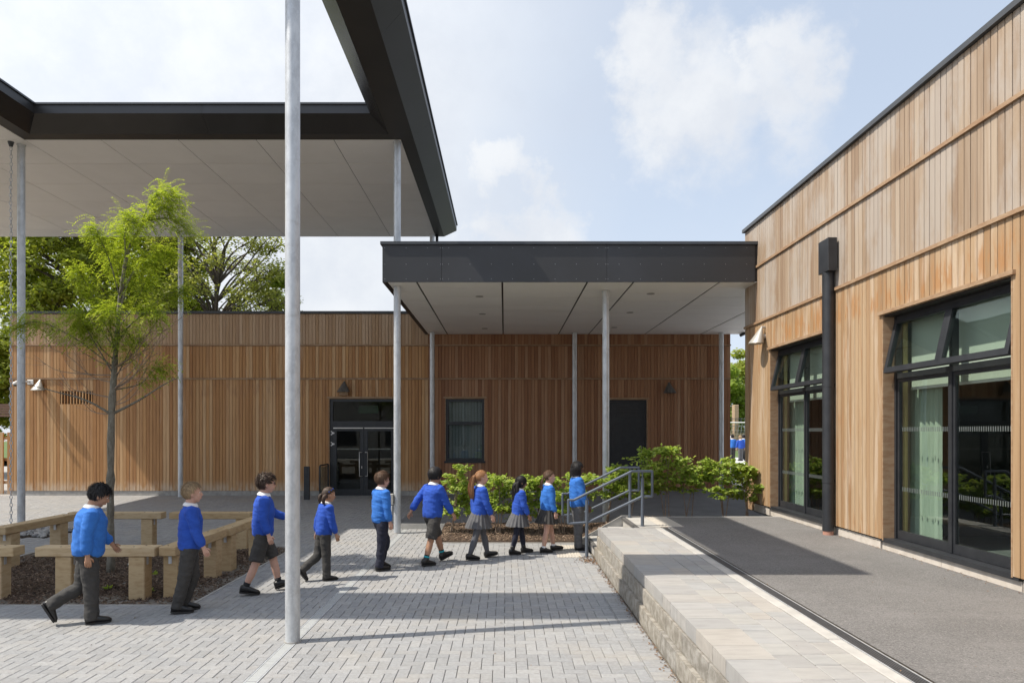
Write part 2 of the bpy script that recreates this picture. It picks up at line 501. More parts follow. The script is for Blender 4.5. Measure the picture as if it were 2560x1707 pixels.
def grate_mat(name, c, gap, sx, sy):
    m = bpy.data.materials.new(name)
    m.use_nodes = True
    t = m.node_tree
    t.nodes.clear()
    k = NT(t)
    geo = k.n('ShaderNodeNewGeometry')
    sp = k.n('ShaderNodeSeparateXYZ', {0: geo.outputs['Position']})
    a = k.math('SINE', k.math('MULTIPLY', sp.outputs[1], sy))
    bb = k.math('SINE', k.math('MULTIPLY', sp.outputs[0], sx))
    f = k.smooth(k.math('MULTIPLY', a, bb) if sx else a, 0.05, 0.5)
    nz = k.n('ShaderNodeTexNoise', {'Vector': k.vmul(geo.outputs['Position'], (14, 14, 14)), 'Scale': 1.0, 'Detail': 5.0})
    c0 = k.mix(k.smooth(nz.outputs['Fac'], 0.4, 0.7), c, tuple(x * 0.75 for x in c))
    b = k.n('ShaderNodeBsdfPrincipled', {'Base Color': k.mix(f, c0, gap), 'Roughness': 0.55, 'Metallic': 0.3})
    bp = k.n('ShaderNodeBump', {'Strength': 0.8, 'Distance': 0.01, 'Height': f})
    bp.invert = True
    k.link(bp.outputs[0], b.inputs['Normal'])
    k.n('ShaderNodeOutputMaterial', {0: b.outputs[0]})
    return m


m_grate = grate_mat('heelguard_grating', (0.10, 0.10, 0.105), (0.012, 0.012, 0.012), 300, 300)
m_slot = surf('slotted_channel_cover', (0.40, 0.41, 0.405), (0.34, 0.35, 0.345), scale=(3, 60, 3), rough=0.6, bump=0.3, bscale=(2, 160, 2))
m_dash = surf('glass_marking', (0.13, 0.145, 0.138), rough=0.8)
# =================================================================== ground
YF = 20.60            # face of the far building
TZ = 0.50             # terrace level


def gz(x, y):
    """courtyard level"""
    s = max(0.0, min(1.0, (y - 14.0) / 6.6))
    z = 0.12 * s
    if x > -2.3:
        z += s * 0.022 * (x + 2.3)
    return z


mb = MB()
mb.quad((-600, -600, -0.10), (600, -600, -0.10), (600, 900, -0.10), (-600, 900, -0.10))
setp(mb.build('ground', m_conc), kind='structure')

# ------------------------------------------------------------------ far building
def cladding(parent, pieces, axis, fixed, mat, thick, w=0.1, keep=300, mat_hi=None, zhi=99, mat_sh=None, ash=99):
    """pieces: list of (a0,a1,z0,z1) boards. axis 'x': boards on a wall facing -Y; 'y': wall facing -X"""
    pieces = sorted(pieces, key=lambda p: -(p[3] - p[2]))
    cache = {}
    rest = MB()
    rest_hi = MB()
    rest_sh = MB()

    def add(mbx, a0, a1, z0, z1, off):
        c = 0.004
        if axis == 'x':
            prof = [(a0, fixed + thick), (a0, fixed + c), (a0 + c, fixed), (a1 - c, fixed), (a1, fixed + c), (a1, fixed + thick)]
            r = [[(p[0], p[1] + off, z) for p in prof] for z in (z0, z1)]
        else:
            prof = [(fixed + thick, a1), (fixed + c, a1), (fixed, a1 - c), (fixed, a0 + c), (fixed + c, a0), (fixed + thick, a0)]
            r = [[(p[0] + off, p[1], z) for p in prof] for z in (z0, z1)]
        mbx.rings(r)
    rr = random.Random(3)
    for i, (a0, a1, z0, z1) in enumerate(pieces):
        off = rr.uniform(-0.002, 0.002)
        if i >= keep:
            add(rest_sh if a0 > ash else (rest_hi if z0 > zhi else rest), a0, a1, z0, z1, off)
            continue
        key = (round(a1 - a0, 3), round(z1 - z0, 3), z0 > zhi, a0 > ash)
        if key not in cache:
            m = MB()
            add(m, 0, a1 - a0, 0, z1 - z0, 0)
            off0 = (0, fixed, 0) if axis == 'x' else (fixed, 0, 0)
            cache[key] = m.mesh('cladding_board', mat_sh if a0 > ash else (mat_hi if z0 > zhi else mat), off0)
        loc = (a0, fixed + off, z0) if axis == 'x' else (fixed + off, a0, z0)
        link('cladding_board', cache[key], parent, loc)
    if rest.v:
        setp(rest.build('cladding_boards_far', mat, parent), kind='stuff')
    if rest_hi.v:
        setp(rest_hi.build('cladding_boards_top', mat_hi, parent), kind='stuff')
    if rest_sh.v:
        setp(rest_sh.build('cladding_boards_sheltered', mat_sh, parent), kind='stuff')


def split_boards(x0, x1, tiers, ops, w=0.1, gap=0.006, seed=1):
    rr = random.Random(seed)
    out_ = []
    for z0, z1 in tiers:
        n = round((x1 - x0) / w)
        ww = (x1 - x0) / n
        # snap openings to board edges so that pieces stay whole
        for i in range(n):
            a, b = x0 + i * ww, x0 + (i + 1) * ww
            o2 = []
            for o in ops:
                if o[0] < (a + b) / 2 < o[1]:
                    o2.append((a - 1, b + 1, o[2], o[3]))
            for (p, q, s, e) in rects_minus(a, b, z0, z1, o2):
                if e - s > 0.05:
                    out_.append((a + gap / 2, b - gap / 2, s, e))
    return out_


def snap(v, x0, x1, w=0.1):
    n = round((x1 - x0) / w)
    ww = (x1 - x0) / n
    return x0 + round((v - x0) / ww) * ww


FX0, FX1 = -14.93, 6.81
sB = lambda v: snap(v, FX0, FX1)
D1 = (sB(-5.28), sB(-3.235), -1, 3.05)
W1 = (sB(-1.80), sB(-0.60), 1.13, 3.05)
D2 = (sB(3.08), sB(4.28), -1, 3.02)
V1 = (sB(-13.42), sB(-12.42), 2.87, 3.27)
ops = [D1, W1, D2, V1]
fb = empty('school_building', (-4, YF, 0), 'single storey timber clad school block with long flat roof behind the courtyard', 'building')
tiers = [(0.26, 3.61), (3.665, 4.62), (4.675, 5.585)]
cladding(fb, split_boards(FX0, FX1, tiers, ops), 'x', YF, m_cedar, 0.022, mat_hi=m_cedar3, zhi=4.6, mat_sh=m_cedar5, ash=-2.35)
mb = MB()
for (a, b, s, e) in rects_minus(FX0, FX1, 0.24, 5.58, ops):
    mb.box(a, b, YF + 0.024, YF + 0.045, s, e)
mb.build('backing_membrane', m_membrane, fb)
mb = MB()   # shell
mb.box(FX0 + .01, FX0 + 0.25, YF + 0.05, 33, 0.0, 5.5)
mb.box(FX1 - 0.25, FX1 - .01, YF + 0.05, 33, 0.0, 5.5)
mb.box(FX0 + .01, FX1 - .01, 33.0, 33.2, 0.0, 5.5)
mb.box(FX0 + .01, FX1 - .01, YF + 0.05, 33.2, 5.5, 5.6)
mb.build('wall_core', m_cedar, fb)
mb = MB()   # inner wall, rooms
mb.box(-7.0, -6.9, YF + 0.3, 26, 0, 3.3)
mb.box(-2.6, -2.5, YF + 0.3, 26, 0, 3.3)
mb.box(0.4, 0.5, YF + 0.3, 26, 0, 3.3)
mb.box(-6.9, 0.4, 26, 26.1, 0, 3.3)
mb.box(-6.9, 0.4, YF + 0.3, 26, 3.3, 3.4)
for (a, b, s, e) in rects_minus(FX0 + .3, FX1 - .3, 0.0, 5.4, ops):
    mb.box(a, b, YF + 0.06, YF + 0.25, s, e)
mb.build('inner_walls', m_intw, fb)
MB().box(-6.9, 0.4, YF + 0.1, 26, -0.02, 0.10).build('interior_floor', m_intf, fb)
for zt in (3.637, 4.648):
    MB().box(FX0 - .015, FX1 + .01, YF - 0.028, YF + 0.02, zt - 0.021, zt + 0.021).build('band_trim', m_trim, fb)
mb = MB()
mb.box(FX0 - 0.04, FX1 + 0.03, YF - 0.05, 33.3, 5.60, 5.67)
mb.build('coping', m_cap, fb)
# plinth in lengths
x = FX0 + 0.05
while x < FX1:
    x2 = min(x + 2.4, FX1)
    segs = rects_minus(x, x2 - 0.008, 0, 1, [(D1[0], D1[1], -1, 2), (D2[0], D2[1], -1, 2)])
    for (a, b, s, e) in segs:
        zl = gz(a, YF) - 0.08
        MB().box(a, b, YF + 0.012, YF + 0.05, zl, 0.255 if b < 1.5 else 0.42).build('plinth_panel', m_conc, fb)
    x = x2
# raise board foot on the right where the ground rises is hidden by the hedge


def trim_opening(parent, o, name_sill=None, z0=None):
    a, b, s, e = o
    MB().box(a - 0.05, b + 0.05, YF - 0.03, YF + 0.012, e, e + 0.045).build('head_trim', m_trim, parent)
    m = MB()
    zz = s if z0 is None else z0
    m.box(a - 0.001, a + 0.02, YF + 0.001, YF + 0.12, zz, e)
    m.box(b - 0.02, b + 0.001, YF + 0.001, YF + 0.12, zz, e)
    m.box(a + .02, b - .02, YF + 0.001, YF + 0.12, e - 0.02, e)
    m.build('reveal_lining', m_trim, parent)


trim_opening(fb, D1, z0=0.09)
trim_opening(fb, W1)
trim_opening(fb, D2, z0=0.16)

# glazed double door
a, b = D1[0] + 0.02, D1[1] - 0.02
zb, zt = 0.085, 3.03
cx = (a + b) / 2
yf = YF + 0.05
dr = MB()
dr.box(a, a + 0.09, yf, yf + 0.08, zb, zt)
dr.box(b - 0.09, b, yf, yf + 0.08, zb, zt)
dr.box(a + .09, b - .09, yf, yf + 0.08, zt - 0.08, zt)
dr.box(a + .09, b - .09, yf, yf + 0.08, 2.19, 2.36)
door = dr.build('glazed_double_door', m_frame, fb)
MB().box(a + .09, b - .09, yf + 0.04, yf + 0.048, 2.36, zt - 0.08).build('transom_pane', m_glass2, door)
for s in (-1, 1):
    x0, x1 = (a + 0.095, cx - 0.004) if s < 0 else (cx + 0.004, b - 0.095)
    m = MB()
    m.box(x0, x0 + 0.11, yf - 0.005, yf + 0.06, zb + .01, 2.185)
    m.box(x1 - 0.11, x1, yf - 0.005, yf + 0.06, zb + .01, 2.185)
    m.box(x0 + .11, x1 - .11, yf - 0.005, yf + 0.06, zb + .01, zb + 0.22)
    m.box(x0 + .11, x1 - .11, yf - 0.005, yf + 0.06, 2.06, 2.185)
    leaf = m.build('door_leaf', m_frame, door)
    MB().box(x0 + .11, x1 - .11, yf + 0.025, yf + 0.033, zb + 0.22, 2.06).build('door_pane', m_glass2, door)
    MB().box(x0 + .02, x1 - .02, yf - 0.045, yf - 0.006, 2.135, 2.165).build('closer_rail', m_steel, door)
    hx = (x1 - 0.05) if s < 0 else (x0 + 0.05)
    m = MB()
    ex = -0.07 if s < 0 else 0.07
    m.tube([(hx - ex * -0.0, yf - .005, 1.42), (hx + ex * 0, yf - 0.07, 1.42), (hx + ex, yf - 0.07, 1.42), (hx + ex, yf - 0.07, 0.70), (hx, yf - 0.07, 0.70), (hx, yf - .005, 0.70)], 0.012, 8)
    m.build('pull_handle', m_steel, door, smooth=True)
    m = MB()
    for k in range(18):
        t = x0 + 0.125 + k * (x1 - x0 - 0.25) / 18
        m.box(t, t + 0.012, yf + 0.018, yf + 0.024, 1.50, 1.535)
    setp(m.build('manifestation_dots', m_blind, door), kind='stuff')
    for zz in (0.28, 1.67, 2.0):
        m = MB()
        xx = x0 - 0.06 if s < 0 else x1 - 0.055
        sg = 1 if s < 0 else -1
        xc = x0 - 0.01 if s < 0 else x1 + 0.01
        m.box(xc - 0.05, xc - 0.018, yf - 0.03, yf - 0.006, zz + 0.03, zz + 0.06)
        m.box(xc - 0.05, xc - 0.018, yf - 0.03, yf - 0.006, zz - 0.06, zz - 0.03)
        m.box(xc - 0.018, xc + 0.014, yf - 0.03, yf - 0.006, zz - 0.035, zz + 0.035)
        m.box(xc + 0.014, xc + 0.06, yf - 0.03, yf - 0.006, zz - 0.022, zz + 0.022)
        m.build('hinge', m_white, door)
MB().box(cx - 0.075, cx - 0.05, yf - 0.03, yf - 0.005, 0.93, 1.0).build('lock_plate', m_steel, door)
MB().box(a - .02, b + .02, YF - 0.03, yf + 0.1, zb - 0.06, zb).build('threshold', m_steel, door)
# exit board and light fitting inside the transom light
MB().box(cx - 0.35, cx + 0.28, YF + 0.9, YF + 0.92, 2.62, 2.86).build('interior_sign_panel', surf('green_sign', (0.05, 0.18, 0.06), rough=0.5), fb)

# window with two panes
a, b = W1[0] + 0.02, W1[1] - 0.02
zb, zt = W1[2] + 0.03, W1[3] - 0.02
m = MB()
m.box(a, a + 0.075, yf, yf + 0.07, zb, zt)
m.box(b - 0.075, b, yf, yf + 0.07, zb, zt)
m.box(a + .075, b - .075, yf, yf + 0.07, zt - 0.075, zt)
m.box(a + .075, b - .075, yf, yf + 0.07, zb, zb + 0.08)
m.box(a + .075, b - .075, yf, yf + 0.07, 2.25, 2.34)
win = m.build('window', m_frame, fb)
MB().box(a + .075, b - .075, yf + 0.03, yf + 0.038, 2.34, zt - 0.075).build('pane', m_glass2, win)
MB().box(a + .075, b - .075, yf + 0.03, yf + 0.038, zb + .08, 2.25).build('pane', m_glass2, win)
MB().box(a - 0.04, b + 0.04, YF - 0.045, yf + 0.06, W1[2] - 0.03, W1[2] + 0.028).build('sill', m_frame, win)
m = MB()   # pale vertical blind drawn inside
for k in range(11):
    t = a + 0.1 + k * 0.095
    m.box(t, t + 0.085, YF + 0.20 + (k % 2) * 0.02, YF + 0.21 + (k % 2) * 0.02, zb, zt - 0.05)
m.build('vertical_blind', surf('grey_blind', (0.55, 0.57, 0.55), rough=0.8), fb)

# plain black door with louvre
a, b = D2[0] + 0.02, D2[1] - 0.02
m = MB()
m.box(a, a + 0.06, yf, yf + 0.07, 0.16, 3.0)
m.box(b - 0.06, b, yf, yf + 0.07, 0.16, 3.0)
m.box(a + .06, b - .06, yf, yf + 0.07, 2.94, 3.0)
pd = m.build('plain_door', m_frame, fb)
MB().box(a + .065, b - .065, yf + 0.01, yf + 0.06, 0.17, 2.935).build('door_leaf', m_frame, pd)
for k in range(7):
    MB().box(a + 0.28, b - 0.28, yf - 0.004, yf + 0.012, 2.52 + k * 0.045, 2.545 + k * 0.045).build('louvre_slat', m_dark, pd)
m = MB()
m.tube([(b - 0.17, yf + .01, 1.62), (b - 0.17, yf - 0.06, 1.62), (b - 0.17, yf - 0.06, 1.02), (b - 0.17, yf + .01, 1.02)], 0.011, 8)
m.build('pull_handle', m_steel, pd, smooth=True)

# slatted ventilation opening
a, b, s, e = V1
vent = MB().box(a, b, YF + 0.09, YF + 0.10, s, e).build('vent_grille', m_membrane, fb)
n = 11
for k in range(n):
    t = a + (k + 0.5) * (b - a) / n
    MB().box(t - 0.018, t + 0.018, YF + 0.004, YF + 0.05, s + .002, e - .002).build('vent_slat', m_cedar, vent)

# ------------------------------------------------------------------ right building
RX = 4.95
RY0, RY1 = 4.16, 14.06
sR = lambda v: snap(v, RY0, RY1)
WA = (sR(10.50), sR(12.80), 0, 3.57)
WB = (sR(6.66), sR(8.96), 0, 3.57)
rops = [WA, WB]
rb = empty('classroom_building', (RX, 10, TZ), 'timber clad classroom block with silvered boards and large open windows beside the terrace', 'building')
tiers = [(0.64, 4.15), (4.195, 5.245), (5.295, 6.13)]
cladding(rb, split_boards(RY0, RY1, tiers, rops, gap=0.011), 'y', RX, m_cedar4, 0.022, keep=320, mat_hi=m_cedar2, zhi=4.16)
mb = MB()
for (a, b, s, e) in rects_minus(RY0, RY1, 0.62, 6.12, rops):
    mb.box(RX + 0.024, RX + 0.05, a, b, s, e)
mb.build('backing_membrane', m_membrane, rb)
for zt in (4.172, 5.27):
    MB().box(RX - 0.03, RX + 0.02, RY0, RY1 + .012, zt - 0.022, zt + 0.022).build('band_trim', m_trim, rb)
MB().box(RX - 0.05, 16, RY0 - 3, RY1 + 0.05, 6.135, 6.20).build('coping', m_cap, rb)
mb = MB()
mb.box(RX + 0.055, 16, RY1 - 0.25, RY1 - 0.005, 0.45, 6.1)
mb.box(RX + 0.055, 16, RY0 - 2.9, RY0 - 2.7, 0.45, 6.1)
mb.box(15.8, 16, RY0 - 2.7, RY1 - .25, 0.45, 6.1)
mb.box(RX + 0.055, 15.8, RY0 - 2.7, RY1 - .25, 5.9, 6.12)
mb.box(RX + 0.004, RX + 0.055, RY0 - 2.9, RY0, 0.45, 6.1)
mb.build('wall_core', m_cedar2, rb)
# end wall boards round the far corner
mb = MB()
for k in range(30):
    y = RY1 - 0.004
    mb.box(RX + 0.004 + k * 0.1, RX + 0.098 + k * 0.1, y, y + 0.02, 0.64, 6.13)
setp(mb.build('end_wall_boards', m_cedar2, rb), kind='stuff')
MB().box(RX + 0.0, RX + 0.09, RY1 - 0.42, RY1 - 0.02, TZ - 0.02, 0.66).build('corner_post', m_trim, rb)
mb = MB()
for (a, b, s, e) in rects_minus(RY0 - 2.7, RY1 - .3, 0.45, 5.9, rops):
    mb.box(RX + 0.06, RX + 0.25, a, b, s, e)
mb.box(RX + 0.3, 11.4, RY1 - 0.4, RY1 - 0.3, 0.45, 3.9)
mb.box(11.3, 11.4, RY0 - 2.6, RY1 - 0.4, 0.45, 3.9)
mb.box(RX + 0.3, 11.3, 9.75, 9.85, 0.45, 3.9)
mb.box(RX + 0.3, 11.3, RY0 - 2.6, RY1 - .4, 3.9, 3.98)
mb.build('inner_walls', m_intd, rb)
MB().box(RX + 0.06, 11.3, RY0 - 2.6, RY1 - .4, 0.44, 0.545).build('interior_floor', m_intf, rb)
# recessed plinth under the boards
y = RY0 - 2.7
while y < RY1 - 0.1:
    y2 = min(y + 0.9, RY1 - 0.05)
    for (a, b, s, e) in rects_minus(y, y2 - 0.006, 0, 1, [(o[0] - 0.1, o[1] + 0.1, -1, 2) for o in rops]):
        MB().box(RX + 0.035, RX + 0.06, a, b, TZ - 0.03, 0.625).build('plinth_panel', m_plinth, rb)
    y = y2
GX = RX + 0.15
for o in rops:
    ya, yb = o[0], o[1]
    for yy0, yy1 in ((ya - 0.07, (ya + yb) / 2), ((ya + yb) / 2 + 0.006, yb + 0.07)):
        MB().box(RX + 0.045, RX + 0.12, yy0, yy1, TZ - 0.03, 0.60).build('plinth_stone', m_plinth, rb)
    MB().box(RX - 0.035, RX + 0.02, ya - 0.05, yb + 0.05, 3.572, 3.617).build('head_trim', m_trim, rb)
    for (q0, q1) in ((ya - 0.001, ya + 0.02), (yb - 0.02, yb + 0.001)):
        MB().box(RX + 0.003, RX + 0.17, q0, q1, 0.625, 3.568).build('reveal_board', m_trim, rb)
    MB().box(RX + 0.022, RX + 0.17, ya + .02, yb - .02, 3.545, 3.57).build('reveal_board', m_darkb, rb)
    MB().box(RX + 0.01, GX + 0.10, ya - 0.07, yb + 0.07, 0.603, 0.655).build('sill', m_frame, rb)
    ya += 0.02
    yb -= 0.02
    ym = (ya + yb) / 2
    z0, z1, z2 = 0.66, 2.80, 3.54
    f = MB()
    f.box(GX, GX + 0.08, ya, ya + 0.04, z0, z2)
    f.box(GX, GX + 0.08, yb - 0.04, yb, z0, z2)
    f.box(GX, GX + 0.08, ya + .055, yb - .055, z2 - 0.05, z2)
    f.box(GX, GX + 0.08, ya + .055, yb - .055, z1 - 0.07, z1)
    f.box(GX - .004, GX + 0.08, ym - 0.025, ym + 0.025, z0, z1 - .07)
    f.box(GX, GX + 0.08, ym - 0.025, ym + 0.025, z1, z2 - .05)
    wn = f.build('window', m_frame, rb)
    for (q0, q1) in ((ya + 0.056, ym - 0.026), (ym + 0.026, yb - 0.056)):
        g = MB()
        g.box(GX + .012, GX + 0.06, q0, q0 + 0.036, z0, z1 - .075)
        g.box(GX + .012, GX + 0.06, q1 - 0.036, q1, z0, z1 - .075)
        g.box(GX + .012, GX + 0.06, q0 + .036, q1 - .036, z0, z0 + 0.11)
        g.box(GX + .012, GX + 0.06, q0 + .036, q1 - .036, z1 - 0.115, z1 - .075)
        g.build('lower_sash', m_frame, wn)
        MB().box(GX + 0.03, GX + 0.038, q0 + .036, q1 - .036, z0 + .11, z1 - .115).build('pane', m_glass, wn)
        for zz in (1.28, 2.05):
            m = MB()
            nn = 26
            for k in range(nn):
                t = q0 + 0.07 + k * (q1 - q0 - 0.13) / nn
                m.box(GX + 0.026, GX + 0.0285, t, t + 0.011, zz, zz + 0.055)
            setp(m.build('manifestation_dots', m_dash, wn), kind='stuff')
        # open top hung light, tilted outward about its head
        ang = R(12.5)
        hz, hx = z2 - 0.05, GX + 0.01

        def til(x, z):
            dx, dz = x - hx, z - hz
            return (hx + dx * math.cos(ang) + dz * math.sin(ang), hz - dx * math.sin(ang) + dz * math.cos(ang))

        def tbox(m, x0, x1, y0, y1, zz0, zz1):
            p = [til(x0, zz0), til(x1, zz0), til(x1, zz1), til(x0, zz1)]
            m.rings([[(q[0], y0, q[1]) for q in p], [(q[0], y1, q[1]) for q in p]])
        L0 = hz - 0.70
        s = MB()
        tbox(s, GX - .01, GX + 0.045, q0 - .03, q0 + 0.035, L0, hz)
        tbox(s, GX - .01, GX + 0.045, q1 - 0.035, q1 + .03, L0, hz)
        tbox(s, GX - .01, GX + 0.045, q0 + .035, q1 - .035, L0, L0 + 0.07)
        tbox(s, GX - .01, GX + 0.045, q0 + .035, q1 - .035, hz - 0.05, hz)
        s.build('open_top_light', m_frame, wn)
        s = MB()
        tbox(s, GX + 0.012, GX + 0.02, q0 + .035, q1 - .035, L0 + 0.07, hz - 0.05)
        s.build('pane', m_glass, wn)
    # inside: curtain, roller blind
    m = MB()
    nn = 24
    pts = []
    for k in range(nn + 1):
        t = yb + 0.28 - 0.75 * k / nn
        pts.append((GX + 0.30 + 0.03 * math.sin(k * 1.9), t))
    for (p, q) in zip(pts, pts[1:]):
        m.quad((p[0], p[1], 0.60), (q[0], q[1], 0.60), (q[0], q[1], 3.5), (p[0], p[1], 3.5))
    m.build('curtain', m_curt, rb)
    MB().box(GX + 0.20, GX + 0.21, ya + 0.05, yb - 0.05, 2.62, 3.6).build('roller_blind', m_blind, rb)
    MB().box(GX + 0.19, GX + 0.22, ya + 0.05, yb - 0.05, 2.59, 2.62).build('blind_bar', m_white, rb)
    MB().box(GX + 0.10, GX + 0.16, yb - 0.03, yb + 0.06, 0.6, 3.5).build('inner_jamb', surf('pine_jamb', (0.45, 0.36, 0.16), rough=0.6), rb)
# room furniture seen dimly through the glass: a pinboard and notices on the back wall
MB().box(11.26, 11.3, 6.6, 9.3, 1.3, 2.6).build('pinboard', surf('pinboard_cloth', (0.06, 0.08, 0.13), rough=0.9), rb)
for k in range(4):
    MB().box(11.22, 11.25, 6.8 + k * 0.62, 7.15 + k * 0.62, 1.65, 2.1).build('notice_sheet', m_blind, rb)

# downpipe with hopper on the right building
dp = empty('downpipe', (RX - 0.09, 10.26, TZ), 'black downpipe with box hopper between the two classroom windows', 'downpipe')
MB().bbox(RX - 0.165, RX - 0.032, 10.10, 10.42, 4.43, 4.92, 0.004).build('hopper', m_frame, dp)
m = MB()
m.tube([(RX - 0.09, 10.26, 0.56), (RX - 0.09, 10.26, 4.44)], 0.083, 20)
m.build('pipe', m_frame, dp, auto=40)
m = MB()
m.tube([(RX - 0.09, 10.26, TZ), (RX - 0.09, 10.26, 0.565)], 0.075, 20)
m.build('clay_socket', surf('terracotta', (0.42, 0.22, 0.16), rough=0.8), dp, auto=40)
for zz in (1.28, 2.72):
    m = MB()
    m.tube([(RX - 0.09, 10.26, zz), (RX - 0.09, 10.26, zz + 0.05)], 0.088, 20)
    m.box(RX - 0.07, RX - 0.001, 10.23, 10.29, zz + .005, zz + .045)
    m.build('pipe_bracket', m_frame, dp, auto=40)


# ------------------------------------------------------------------ wall lamps
def wall_lamp(x, y, z, axis, mat, label):
    """cone lamp, apex at z top; axis: outward direction"""
    e = empty('wall_lamp', (x, y, z), label, 'lamp', 'cone lamps on the timber walls')
    u = Vector(axis)
    s = Vector((-u.y, u.x, 0))
    top = Vector((x, y, z)) + u * 0.06
    n = 18
    rr = []
    for (h, r) in ((0.0, 0.012), (-0.03, 0.03), (-0.16, 0.105), (-0.30, 0.185), (-0.335, 0.195)):
        c = top + Vector((0, 0, h)) + u * (-h * 0.36)
        rr.append([(c + s * (r * math.cos(2 * math.pi * k / n)) + u * (min(0.9, 1) * r * 0.75 * math.sin(2 * math.pi * k / n)))[:] for k in range(n)])
    m = MB()
    m.rings(rr, cap=False)
    m.add([rr[0][k] for k in range(n)], [tuple(range(n))])
    m.build('shade', mat, e, auto=50)
    m = MB()
    c = top + Vector((0, 0, -0.325)) + u * 0.118
    m.add([(c + s * (0.18 * math.cos(2 * math.pi * k / n)) + u * (0.135 * math.sin(2 * math.pi * k / n)))[:] for k in range(n)], [tuple(range(n))])
    m.build('lens', m_lens, e)
    m = MB()
    p = Vector((x, y, z))
    m.tube([(p + u * 0.002 + Vector((0, 0, -0.2)))[:], (p + u * 0.13 + Vector((0, 0, -0.2)))[:]], 0.05, 12)
    m.tube([(p + u * 0.002 + Vector((0, 0, -0.02)))[:], (p + u * 0.075 + Vector((0, 0, -0.02)))[:]], 0.018, 8)
    m.build('bracket', mat, e, auto=50)
    return e


wall_lamp(-13.98, YF - 0.001, 3.61, (0, -1, 0), m_lampw, 'silvery cone wall lamp near the left corner of the timber block, beside the camera')
wall_lamp(-4.83, YF - 0.001, 3.56, (0, -1, 0), m_lampg, 'dark cone wall lamp above the glazed double door')
wall_lamp(4.94, YF - 0.001, 3.53, (0, -1, 0), m_lampg, 'dark cone wall lamp under the entrance canopy, right of the black door')
wall_lamp(RX - 0.001, 12.98, 4.05, (-1, 0, 0), m_lampw, 'pale cone wall lamp on the classroom wall above the far window')
# plywood box left under the door lamp (junction box)
MB().bbox(-4.97, -4.70, YF - 0.11, YF - 0.003, 3.13, 3.25, 0.004).build('junction_box', m_trim, fb)

# security camera
e = empty('security_camera', (-14.35, YF, 3.55), 'white dome security camera on a bracket at the left end of the timber wall', 'camera')
MB().bbox(-14.38, -14.20, YF - 0.05, YF - 0.001, 3.46, 3.60, 0.01).build('bracket_plate', m_white, e)
m = MB()
m.tube([(-14.3, YF - 0.05, 3.54), (-14.45, YF - 0.22, 3.55), (-14.55, YF - 0.3, 3.52)], 0.03, 8)
m.build('arm', m_white, e, smooth=True)
m = MB()
m.ellipsoid((-14.55, YF - 0.3, 3.47), (0.075, 0.075, 0.06))
m.build('housing', m_white, e, smooth=True)
m = MB()
m.ellipsoid((-14.55, YF - 0.31, 3.435), (0.05, 0.05, 0.05))
m.build('dome', m_frame, e, smooth=True)


# ------------------------------------------------------------------ ring canopy
OX0, OX1, OY0, OY1 = -16.0, -1.47, 6.28, 20.85
IX0, IX1, IY0, IY1 = -9.06, -2.60, 7.44, 13.15
SX0, SX1, SY0, SY1 = -15.65, -1.82, 6.58, 20.50      # soffit outer
TX0, TX1, TY0, TY1 = -9.35, -2.29, 7.16, 13.43       # soffit inner (round the opening)
ZS, ZC, ZTOP = 7.89, 8.17, 8.37
rc = empty('ring_canopy', ((OX0 + OX1) / 2, (OY0 + OY1) / 2, ZS), 'tall dark edged flat canopy with a square opening and pale soffit over the courtyard', 'canopy')


def rect(x0, x1, y0, y1, z):
    return [(x0, y0, z), (x1, y0, z), (x1, y1, z), (x0, y1, z)]


def ringstrip(m, r0, r1, flip=False):
    for i in range(4):
        j = (i + 1) % 4
        q = (r0[i], r0[j], r1[j], r1[i])
        m.quad(*(q[::-1] if flip else q))


sides = ['front', 'right', 'rear', 'left']
o_s, o_c, o_t = rect(SX0, SX1, SY0, SY1, ZS), rect(OX0, OX1, OY0, OY1, ZC), rect(OX0, OX1, OY0, OY1, ZTOP - .035)
i_s, i_c, i_t = rect(TX0, TX1, TY0, TY1, ZS), rect(IX0, IX1, IY0, IY1, ZC), rect(IX0, IX1, IY0, IY1, ZTOP - .035)


def lerp(a, b, t):
    return tuple(a[k] + (b[k] - a[k]) * t for k in range(3))


def panel_strip(name, lo, hi, flip, mat, step=3.2, gap=0.004):
    """fascia panels with narrow open joints, one object per panel"""
    for i in range(4):
        j = (i + 1) % 4
        L = (Vector(lo[j]) - Vector(lo[i])).length
        n = max(1, round(L / step))
        for k in range(n):
            t0, t1 = k / n, (k + 1) / n
            g = gap / L
            a, b = (t0 if k == 0 else t0 + g / 2), (t1 if k == n - 1 else t1 - g / 2)
            q = (lerp(lo[i], lo[j], a), lerp(lo[i], lo[j], b), lerp(hi[i], hi[j], b), lerp(hi[i], hi[j], a))
            m = MB()
            m.quad(*(q[::-1] if flip else q))
            m.build(name, mat, rc)


panel_strip('chamfer_panel', o_s, o_c, False, m_dark)
panel_strip('chamfer_panel', i_s, i_c, True, m_cham)
panel_strip('fascia_panel', o_c, o_t, False, m_dark)
panel_strip('fascia_panel', i_c, i_t, True, m_dark)
m = MB()   # core: everything solid, 3 mm inside the skin
def slab(m, x0, x1, y0, y1, z0, z1):
    m.box(x0, x1, y0, y1, z0, z1)
g = 0.05
for z0, z1, ax0, ax1, ay0, ay1, bx0, bx1, by0, by1 in (
        (ZS + 0.012, ZC + .02, SX0, SX1, SY0, SY1, TX0, TX1, TY0, TY1),
        (ZC + 0.021, ZTOP - 0.04, OX0 + g, OX1 - g, OY0 + g, OY1 - g, IX0 - g, IX1 + g, IY0 - g, IY1 + g)):
    m.box(ax0, bx0, ay0, ay1, z0, z1)
    m.box(bx1, ax1, ay0, ay1, z0, z1)
    m.box(bx0, bx1, ay0, by0, z0, z1)
    m.box(bx0, bx1, by1, ay1, z0, z1)
m.build('roof_core', m_darkb, rc)
m = MB()   # roof cap
g = -0.03
